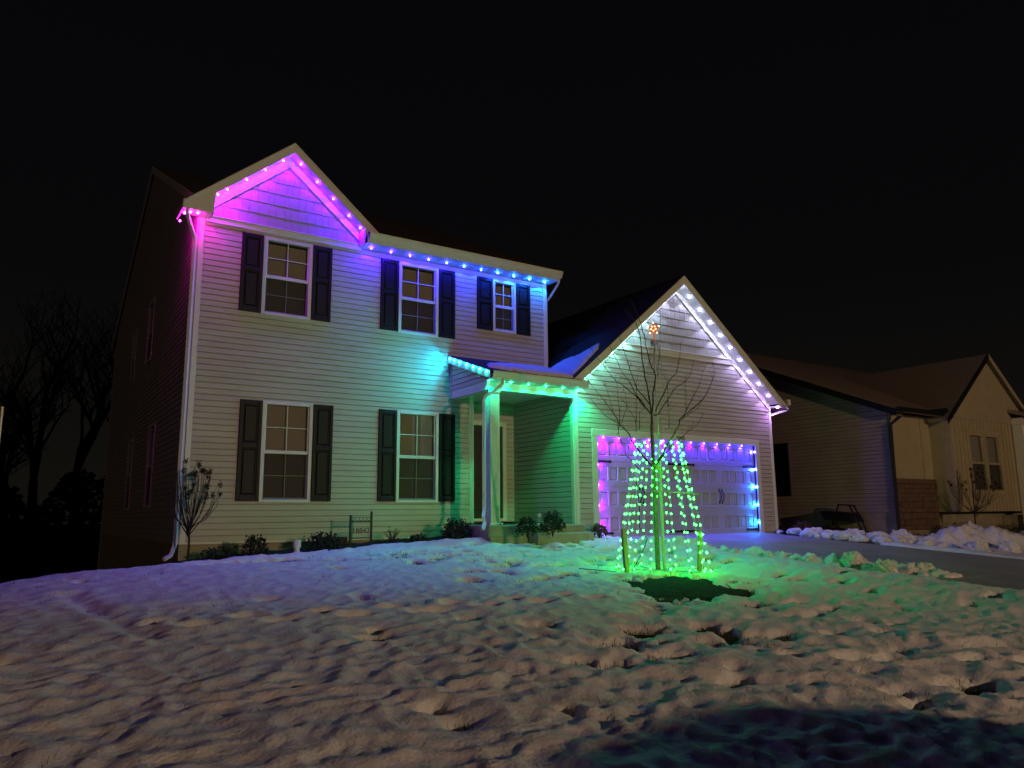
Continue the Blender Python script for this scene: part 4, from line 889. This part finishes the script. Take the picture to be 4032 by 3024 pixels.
CH = [(7.82,-4.55,.11,'rounded snow chunk on the left drive edge nearest the light cone'),(8.0,-5.15,.12,'pair-topped snow lump on the left drive edge below the garage'),(8.12,-5.75,.13,'small snow lump left of the large broken chunk by the drive'),
      (8.35,-6.35,.19,'largest broken snow chunk on the left edge of the drive'),(8.20,-6.95,.16,'rough yellowish snow chunk in front of the largest one'),(8.72,-7.22,.17,'last tall snow chunk of the left row, towards the street'),(8.5,-7.1,.12,'small snow lump between the two last tall chunks'),
      (7.75,-3.1,.15,'snow mound at the left drive edge seen through the light strands'),(7.9,-3.85,.13,'yellowish snow mound right of the light cone by the drive')]
for i,(x,y,r_,lb) in enumerate(CH):
    tag(link('snow_chunk', lump(x,y,T(x,y)+r_*.45,r_,i+3,(1.05,1,.92)), M_bank, None, False), lb, 'snow chunk', 'snow chunks along the drive')
mb = MB(); q = random.Random(8)
for k in range(230):
    t = q.random()**.7; y = -2.6-5.0*t; x = 7.55+1.15*t**1.2+q.gauss(0,.10); r_ = q.uniform(.025,.10)*(1 if k%9 else 1.35); l_ = lump(x,y,T(x,y)+r_*.3,r_,k+50,(1.2,1.1,.8)); mb.add(l_.v,l_.f)
tag(link('snow_ridge', mb, M_bank, None, True), 'low crumbled snow ridge along the left edge of the drive', None, None, 'stuff')
CR = [(14.55,-3.55,.26,'peaked snow heap beyond the drive, nearest the garage'),(16.3,-4.15,.36,'tallest snow chunk beyond the drive'),(14.55,-5.2,.20,'purple-lit snow lump beyond the drive at lower right'),(15.4,-5.4,.20,'snow lump at the right end of the bank beyond the drive'),(13.6,-2.75,.14,'flat white snow lump just right of the garage corner')]
for i,(x,y,r_,lb) in enumerate(CR):
    tag(link('snow_chunk', lump(x,y,T(x,y)+r_*.45,r_,i+33,(1.05,1,1.0)), M_bank, None, False), lb, 'snow chunk', 'snow chunks along the drive')
mb = MB()
for k in range(520):
    t = q.random(); x = 13.2+4.2*t+q.gauss(0,.3); y = -2.6-.80*(x-13.3)+q.gauss(0,.40)
    if x < 12.95: continue
    r_ = q.uniform(.06,.17)*(1 if k%5 else 1.35); l_ = lump(x,y,T(x,y)+r_*.4,r_,k+400,(1.3,1.2,.85)); mb.add(l_.v,l_.f)
tag(link('snow_ridge', mb, M_bank, None, True), 'thrown-up snow bank along the far side of the drive', None, None, 'stuff')

# ================================================================== NEIGHBOUR HOUSE
NX, NB = 16.8, .36; NRY = 5.2; NS_ = .426; NZ = lambda y: 3.07+NS_*((y if y<NRY else 2*NRY-y)+2.45)
nb = thing('neighbour_house', (20,1,-.2), 'dim tan one-storey neighbouring house with a steep front gable, at right', 'house')
NW = [(.92,1.85,.855,2.42)]
mb = wallmesh(-2.18,12.5,NB,2.95,NW, lambda mb,a,b,c,d: mb.box(NX+.001,NX+.15,a,b,c,d)); mb.prism([(-2.18,2.95),(12.5,2.95),(NRY,NZ(NRY)-.15)], NX+.001, NX+.15, 'x')
nw = link('side_wall', mb, M_nsid, nb)
siding(nw, lambda u,z,d:(NX-d,u,z), -2.18, 9., NB, 2.95, NW, m=M_nsid, jag=False)
siding(nw, lambda u,z,d:(NX-d,u,z), -2.18, 9., 2.95, 6.2, (), lf=lambda z:(z+.12-3.07)/NS_-2.45, rf=lambda z: 2*NRY-((z+.12-3.07)/NS_-2.45), m=M_nsid, jag=False)
for w in NW: window(nb, -w[1], -w[0], w[2], w[3], 0.0, fr=lambda x,y,z:(NX+y,-x,z), grid_=False, blind=False, m_fr=M_dark)
link('foundation', MB().box(NX+.01,26,-2.16,12,-1.2,NB-.002), M_conc, nb)
mb = MB(); mb.slab([(NX-.28,-2.6),(30,-2.6),(30,NRY),(NX-.28,NRY)], lambda x,y: NZ(y), .1); mb.slab([(NX-.28,NRY),(30,NRY),(30,12.8),(NX-.28,12.8)], lambda x,y: NZ(y), .1)
nr = link('roof', mb, mat('brown_shingle',(.27,.21,.19),.9,.15,.35,26,.5,80), nb)
for ya,yb in ((-2.6,NRY),(NRY,12.8)): link('rake_board', MB().prism([(ya,NZ(ya)-.2),(yb,NZ(yb)-.2),(yb,NZ(yb)-.02),(ya,NZ(ya)-.02)],NX-.305,NX-.282,'x'), M_dark, nr)
link('rake_soffit', MB().prism([(-2.6,NZ(-2.6)-.19),(NRY,NZ(NRY)-.19),(NRY,NZ(NRY)-.17),(-2.6,NZ(-2.6)-.17)],NX-.28,NX-.001,'x'), M_nsid, nr)
link('gutter', MB().box(NX-.3,19.0,-2.72,-2.6,2.92,3.03), M_dark, nr)
link('downspout', MB().tube([(NX-.02,-2.62,2.93),(NX-.03,-2.55,2.82),(NX-.05,-2.28,2.62),(NX-.05,-2.25,1.0),(NX-.05,-2.25,-.15)],.06,4), M_dark, nb)
link('front_wall', MB().box(NX+.15,18.8,-2.18,-2.05,NB,2.95), M_nboard, nb)
nfw = bpy.data.objects[[k for k in WL if k.startswith('front_wall')][-1]]
for x in (16.84,18.32): link('batten', MB().box(x,x+.05,-2.205,-2.181,1.19,2.93), M_nboard, nfw)
# stone wainscot: coursed blocks
z = -.1; k = 0; sq = random.Random(4)
while z < 1.12:
    h = sq.uniform(.11,.17); x = NX+.02-sq.uniform(0,.15)
    while x < 18.76:
        w_ = sq.uniform(.18,.42); a,b = max(x,NX+.02), min(x+w_-.012,18.78)
        if b-a > .04: link('stone_block', MB().bbox(a,b,-2.24-sq.uniform(0,.025),-2.19,z,z+h-.012,.012), M_nstone, nfw)
        x += w_
    z += h
# front gable bay with battens
BY = -2.74; BX0, BX1 = 18.8, 23.4; BAX, BAZ, BGS = 21.16, 4.84, .775
bz = lambda x: BAZ-BGS*abs(x-BAX)
BW = [(19.72,21.50,.894,2.515)]
mb = wallmesh(BX0,BX1,NB,2.95,BW, lambda mb,a,b,c,d: mb.box(a,b,BY+.001,BY+.14,c,d)); mb.prism([(BX0,2.95),(BX1,2.95),(BX1,bz(BX1)-.1),(BAX,BAZ-.1),(BX0,bz(BX0)-.1)], BY+.001, BY+.14); mb.box(BX0,BX0+.12,BY+.14,-2.05,NB,2.95)
bw = link('bay_wall', mb, M_nboard, nb)
x = BX0+.02
while x < BX1-.03:
    za = NB+.02
    for c,d in ([(NB+.02,2.9)] if not (BW[0][0]-.12 < x < BW[0][1]+.09) else [(NB+.02,BW[0][2]-.10),(BW[0][3]+.10,2.9)]):
        link('batten', MB().box(x,x+.035,BY-.018,BY,c,d), M_nboard, bw)
    x += .205
link('bay_band', MB().bbox(BX0,BX1,BY-.03,BY,2.905,3.02,.006), M_nboard, bw)
link('gable_vent', MB().bbox(20.98,21.34,BY-.025,BY,3.35,3.95,.01), M_nboard, bw)
x0,x1,z0,z1 = BW[0]
fr_ = MB().bbox(x0-.09,x0,BY-.03,BY+.08,z0-.09,z1+.09).bbox(x1,x1+.09,BY-.03,BY+.08,z0-.09,z1+.09).bbox(x0,x1,BY-.03,BY+.08,z1,z1+.09).bbox(x0,x1,BY-.03,BY+.08,z0-.09,z0)
link('window_casing', fr_, M_nboard, bw)
window(nb, x0, (x0+x1)/2-.02, z0, z1, BY+.02, grid_=False, m_fr=M_nboard); window(nb, (x0+x1)/2+.02, x1, z0, z1, BY+.02, grid_=False, m_fr=M_nboard)
mb = MB(); mb.slab([(18.55,BY-.12),(BAX,BY-.12),(BAX,3.0),(18.55,-2.3)], lambda x,y: bz(x)+.04, .09); mb.slab([(BAX,BY-.12),(23.9,BY-.12),(23.9,-2.3),(BAX,3.0)], lambda x,y: bz(x)+.04, .09)
br_ = link('bay_roof', mb, MATS['brown_shingle'], nb)
for a in (18.5,23.95): link('rake_board', MB().prism([(a,bz(a)-.10),(BAX,BAZ-.10),(BAX,BAZ+.05),(a,bz(a)+.05)], BY-.145, BY-.122), M_nboard if a>20 else M_dark, br_)
link('bay_gutter', MB().box(18.44,18.55,BY-.14,-2.3,2.99,3.10), M_dark, br_)
# porch at the far right with its lit lantern
link('porch_post', MB().bbox(22.30,22.62,BY-.34,BY-.04,-.2,2.86,.02), M_white, nb)
link('porch_beam', MB().box(22.28,29,BY-.36,BY-.035,2.865,3.06), M_white, nb)
link('porch_roof', MB().slab([(22.2,BY-.6),(29.5,BY-.6),(29.5,-2.2),(22.2,-2.2)], lambda x,y: 3.34+.35*(y-BY), .1), MATS['brown_shingle'], nb)
link('porch_wall', MB().box(23.4,29,-2.0,-1.85,NB,3.0), M_nboard, nb)
link('porch_floor', MB().box(22.4,29,BY-.8,-2.0,-.6,.25), M_conc, nb)
wlp = thing('wall_lantern', (22.72,BY-.2,1.75), 'lit white porch lantern on the neighbouring house at the right edge', 'lamp')
emis('porch_lamp', (1.0,.84,.58), 14.0)
link('lamp_glass', MB().lathe([(.05,0),(.07,.06),(.07,.24),(.05,.28)],(22.70,BY-.30,1.78),10), MATS['porch_lamp'], wlp)
link('lamp_cap', MB().lathe([(.09,.28),(.05,.34),(.0,.37)],(22.70,BY-.30,1.78),10).box(22.62,22.68,BY-.32,BY-.28,1.9,1.93), M_iron, wlp)
# neighbour planting
for (x,y,r_,h,lb) in ((18.2,-3.0,.4,.45,'dark low bush left of the neighbour hydrangea'),(19.9,-3.4,.5,.4,'dark low bush under the neighbour window, left'),(20.9,-3.5,.5,.42,'dark low bush under the neighbour window, middle'),(22.0,-3.6,.45,.42,'dark low bush under the neighbour window, right'),(17.3,-3.0,.35,.3,'dark low bush at the neighbour downspout')):
    bush('evergreen_bush', x, y, r_, h, M_bush, lb, 300)
standard(18.55,-3.25,T(18.55,-3.25),.75,1.85,.62,20,'bare hydrangea tree with dried heads beside the neighbouring bay',seed=6)
hs = thing('garden_cart', (NX-.3,-.9,T(NX-.3,-.9)), 'dark wheelbarrow-like cart against the neighbour side wall', 'cart')
link('tray', MB().prism([(-1.35,.12),(-.45,.18),(-.35,.42),(-1.2,.36)],NX-.55,NX-.1,'x'), M_dark, hs)
link('frame', MB().tube([(NX-.3,-1.5,-.1),(NX-.3,-1.2,.55),(NX-.3,-.75,.58),(NX-.3,-.5,.0)],.025,5).tube([(NX-.42,-1.45,-.1),(NX-.42,-1.15,.55)],.025,5), M_dark, hs)
tag(link('drain_pipe', MB().lathe([(.05,-.1),(.05,.3),(.06,.31),(.06,.4),(.0,.41)],(21.8,-4.1,T(21.8,-4.1)),12), M_pvc), 'pale capped pipe in the neighbour bed below the window', 'pipe')

# ================================================================== FAR LEFT: bare trees, hedge, board
def baretree(x, y, h, seed, label):
    q = random.Random(seed); z = T(x,y); t = thing('bare_tree', (x,y,z), label, 'tree', 'bare trees behind the house'); mb = MB()
    def grow(p, d_, l, r_, lev):
        n = 4; pts = [p]; d_ = d_.copy()
        for k in range(n):
            d_ += np.array([q.gauss(0,.13),q.gauss(0,.13),.05]); d_ /= np.linalg.norm(d_); pts.append(pts[-1]+d_*l/n)
        mb.tube(pts,[max(.012,r_*(1-.45*k/n)) for k in range(n+1)],5 if lev<2 else 3,False)
        if lev < 4:
            for k in range(3 if lev else 5):
                i = q.randint(2,n) if lev else q.randint(1,n); a = q.uniform(0,6.28)
                nd = d_*.75+np.array([math.cos(a),math.sin(a),q.uniform(0,.5)])*.65; nd /= np.linalg.norm(nd)
                grow(pts[i], nd, l*q.uniform(.5,.72), r_*.5, lev+1)
    tk = MB(); top = np.array([x,y,z+h*.35]); tk.tube([(x,y,z-.3),(x+.1,y,z+h*.18),top],[h*.022,h*.018,h*.015],8); link('trunk', tk, M_far, t)
    for k in range(3): grow(top, np.array([q.gauss(0,.3),q.gauss(0,.3),1.]), h*.36, h*.012, 0) if k else grow(top, np.array([0,0,1.]), h*.4, h*.013, 0)
    link('crown', mb, M_far, t); return t
for i,(x,y,h,lb) in enumerate(((-1.4,34,13.5,'tall bare tree left of the house, second from the frame edge'),(.6,35,14.5,'tallest bare tree close to the left house wall'),(-3.6,33,9,'small bare tree near the left frame edge'),(2.6,37,13,'bare tree partly hidden by the left house wall'),(-2.6,38,11,'slender bare tree between the two tall ones'),(-5.2,36,8,'short bare tree at the left frame edge'))):
    baretree(x,y,h,i+21,lb)
mb = MB(); q = random.Random(2)
for k in range(11000):
    x = q.uniform(-14,8); top = 2.4+.8*math.sin(x*.9)+.5*math.sin(x*2.3+1); y = 33+q.uniform(-1.5,2.5); z = -3.2+q.random()**.9*(top+3.0); s_ = q.uniform(.08,.26); a = q.uniform(0,6.28); b = q.uniform(-.6,.6)
    mb.add([(x-s_*math.cos(a),y-s_*math.sin(a),z),(x+s_*math.sin(b),y,z-s_*.6),(x+s_*math.cos(a),y+s_*math.sin(a),z+.02),(x,y,z+s_*.8)],[(0,1,2,3)])
tag(link('thicket', mb, M_far), 'dark wooded thicket beyond the left side yard', None, None, 'stuff')
bd = thing('notice_board', (-2.75,-7.3,T(-2.75,-7.3)), 'tan board on a post cut off by the left frame edge', 'board')
link('panel', MB().bbox(-3.0,-2.415,-7.30,-7.275,.775,1.13,.006), M_tan, bd)
link('edge_strip', MB().bbox(-2.414,-2.402,-7.305,-7.27,.775,1.125,.003), M_pvc, bd)
link('post', MB().box(-2.85,-2.80,-7.27,-7.22,T(-2.8,-7.3)-.2,1.05), M_wood, bd)

# ================================================================== STREET SIDE (behind the camera): street lamps, and an assumed car added to cast the lawn shadow
LX, LY, LZ = 6.4, -32.0, 4.15
emis('lamp_globe', LAMP_C, LAMP_W/(4*math.pi**2*.18**2))
for LX,LY,lb in ((LX,LY,'street lamp post across the road facing the porch'),(-112.0,-40.0,'street lamp post far down the road to the left')):
    sl = thing('street_lamp', (LX,LY,-1.25), lb, 'street lamp', 'street lamps')
    link('post', MB().tube([(LX,LY,-1.5),(LX,LY,-.6)],.09,10).tube([(LX,LY,-.6),(LX,LY,LZ-.28)],.055,10), M_iron, sl)
    link('globe', MB().ico((LX,LY,LZ),.18,2), MATS['lamp_globe'], sl)
    link('cap', MB().lathe([(.20,.17),(.14,.24),(.03,.30)],(LX,LY,LZ),14), M_iron, sl); link('collar', MB().lathe([(.06,-.30),(.10,-.24),(.12,-.18)],(LX,LY,LZ),14), M_iron, sl)
CX, CY = .78, -15.1; CZ = -1.20  # assumed car, unseen; place and outline follow the shadow wanted on the lawn
car = thing('assumed_car', (CX+2,CY,CZ), 'unseen dark hatchback assumed at the kerb to cast the lawn shadow', 'car')
sec = [(.0,.45,.55),(.02,.80,.98),(.28,.98,1.30),(.62,1.0,1.46),(1.75,1.0,1.50),(2.4,1.0,1.36),(3.0,.98,1.06),(3.3,.95,.97),(4.2,.80,.86),(4.42,.55,.70)]
mb = MB(); W2 = .86; rows = []
for dx,bh,th in sec:
    r_ = []
    for u,zf in ((-1,.22),(-1.0,.55),(-.98,min(bh,.9)),(-.80,th*.94),(-.5,th),(0,th+.01),(.5,th),(.80,th*.94),(.98,min(bh,.9)),(1.0,.55),(1,.22)): r_.append((CX+dx, CY+u*W2, CZ+max(zf,.2)))
    rows.append(r_)
vs = [p for r_ in rows for p in r_]; m_ = 11
fs = [(i*m_+k,i*m_+k+1,(i+1)*m_+k+1,(i+1)*m_+k) for i in range(len(sec)-1) for k in range(m_-1)]+[tuple(range(m_))[::-1],tuple((len(sec)-1)*m_+k for k in range(m_))]+[(i*m_+m_-1,i*m_,(i+1)*m_,(i+1)*m_+m_-1) for i in range(len(sec)-1)]
link('body', MB().add(vs,fs), M_car, car, True)
for dx in (.75,3.6):
    for s_ in (-1,1):
        w_ = link('wheel', MB().tube([(CX+dx,CY+s_*.70,CZ+.31),(CX+dx,CY+s_*.89,CZ+.31)],.31,18), M_tyre, car); link('rim', MB().tube([(CX+dx,CY+s_*.885,CZ+.31),(CX+dx,CY+s_*.90,CZ+.31)],.2,14), M_pole, w_)
for s_ in (-1,1):
    link('side_window', MB().prism([(CX+.45,CZ+.92),(CX+2.8,CZ+.96),(CX+2.3,CZ+1.26),(CX+1.6,CZ+1.38),(CX+.6,CZ+1.34)], CY+s_*.80, CY+s_*.815), M_dark, car)
    link('headlight', MB().bbox(CX+4.30,CX+4.40,CY+s_*.6-.12,CY+s_*.6+.12,CZ+.6,CZ+.72), M_pvc, car)
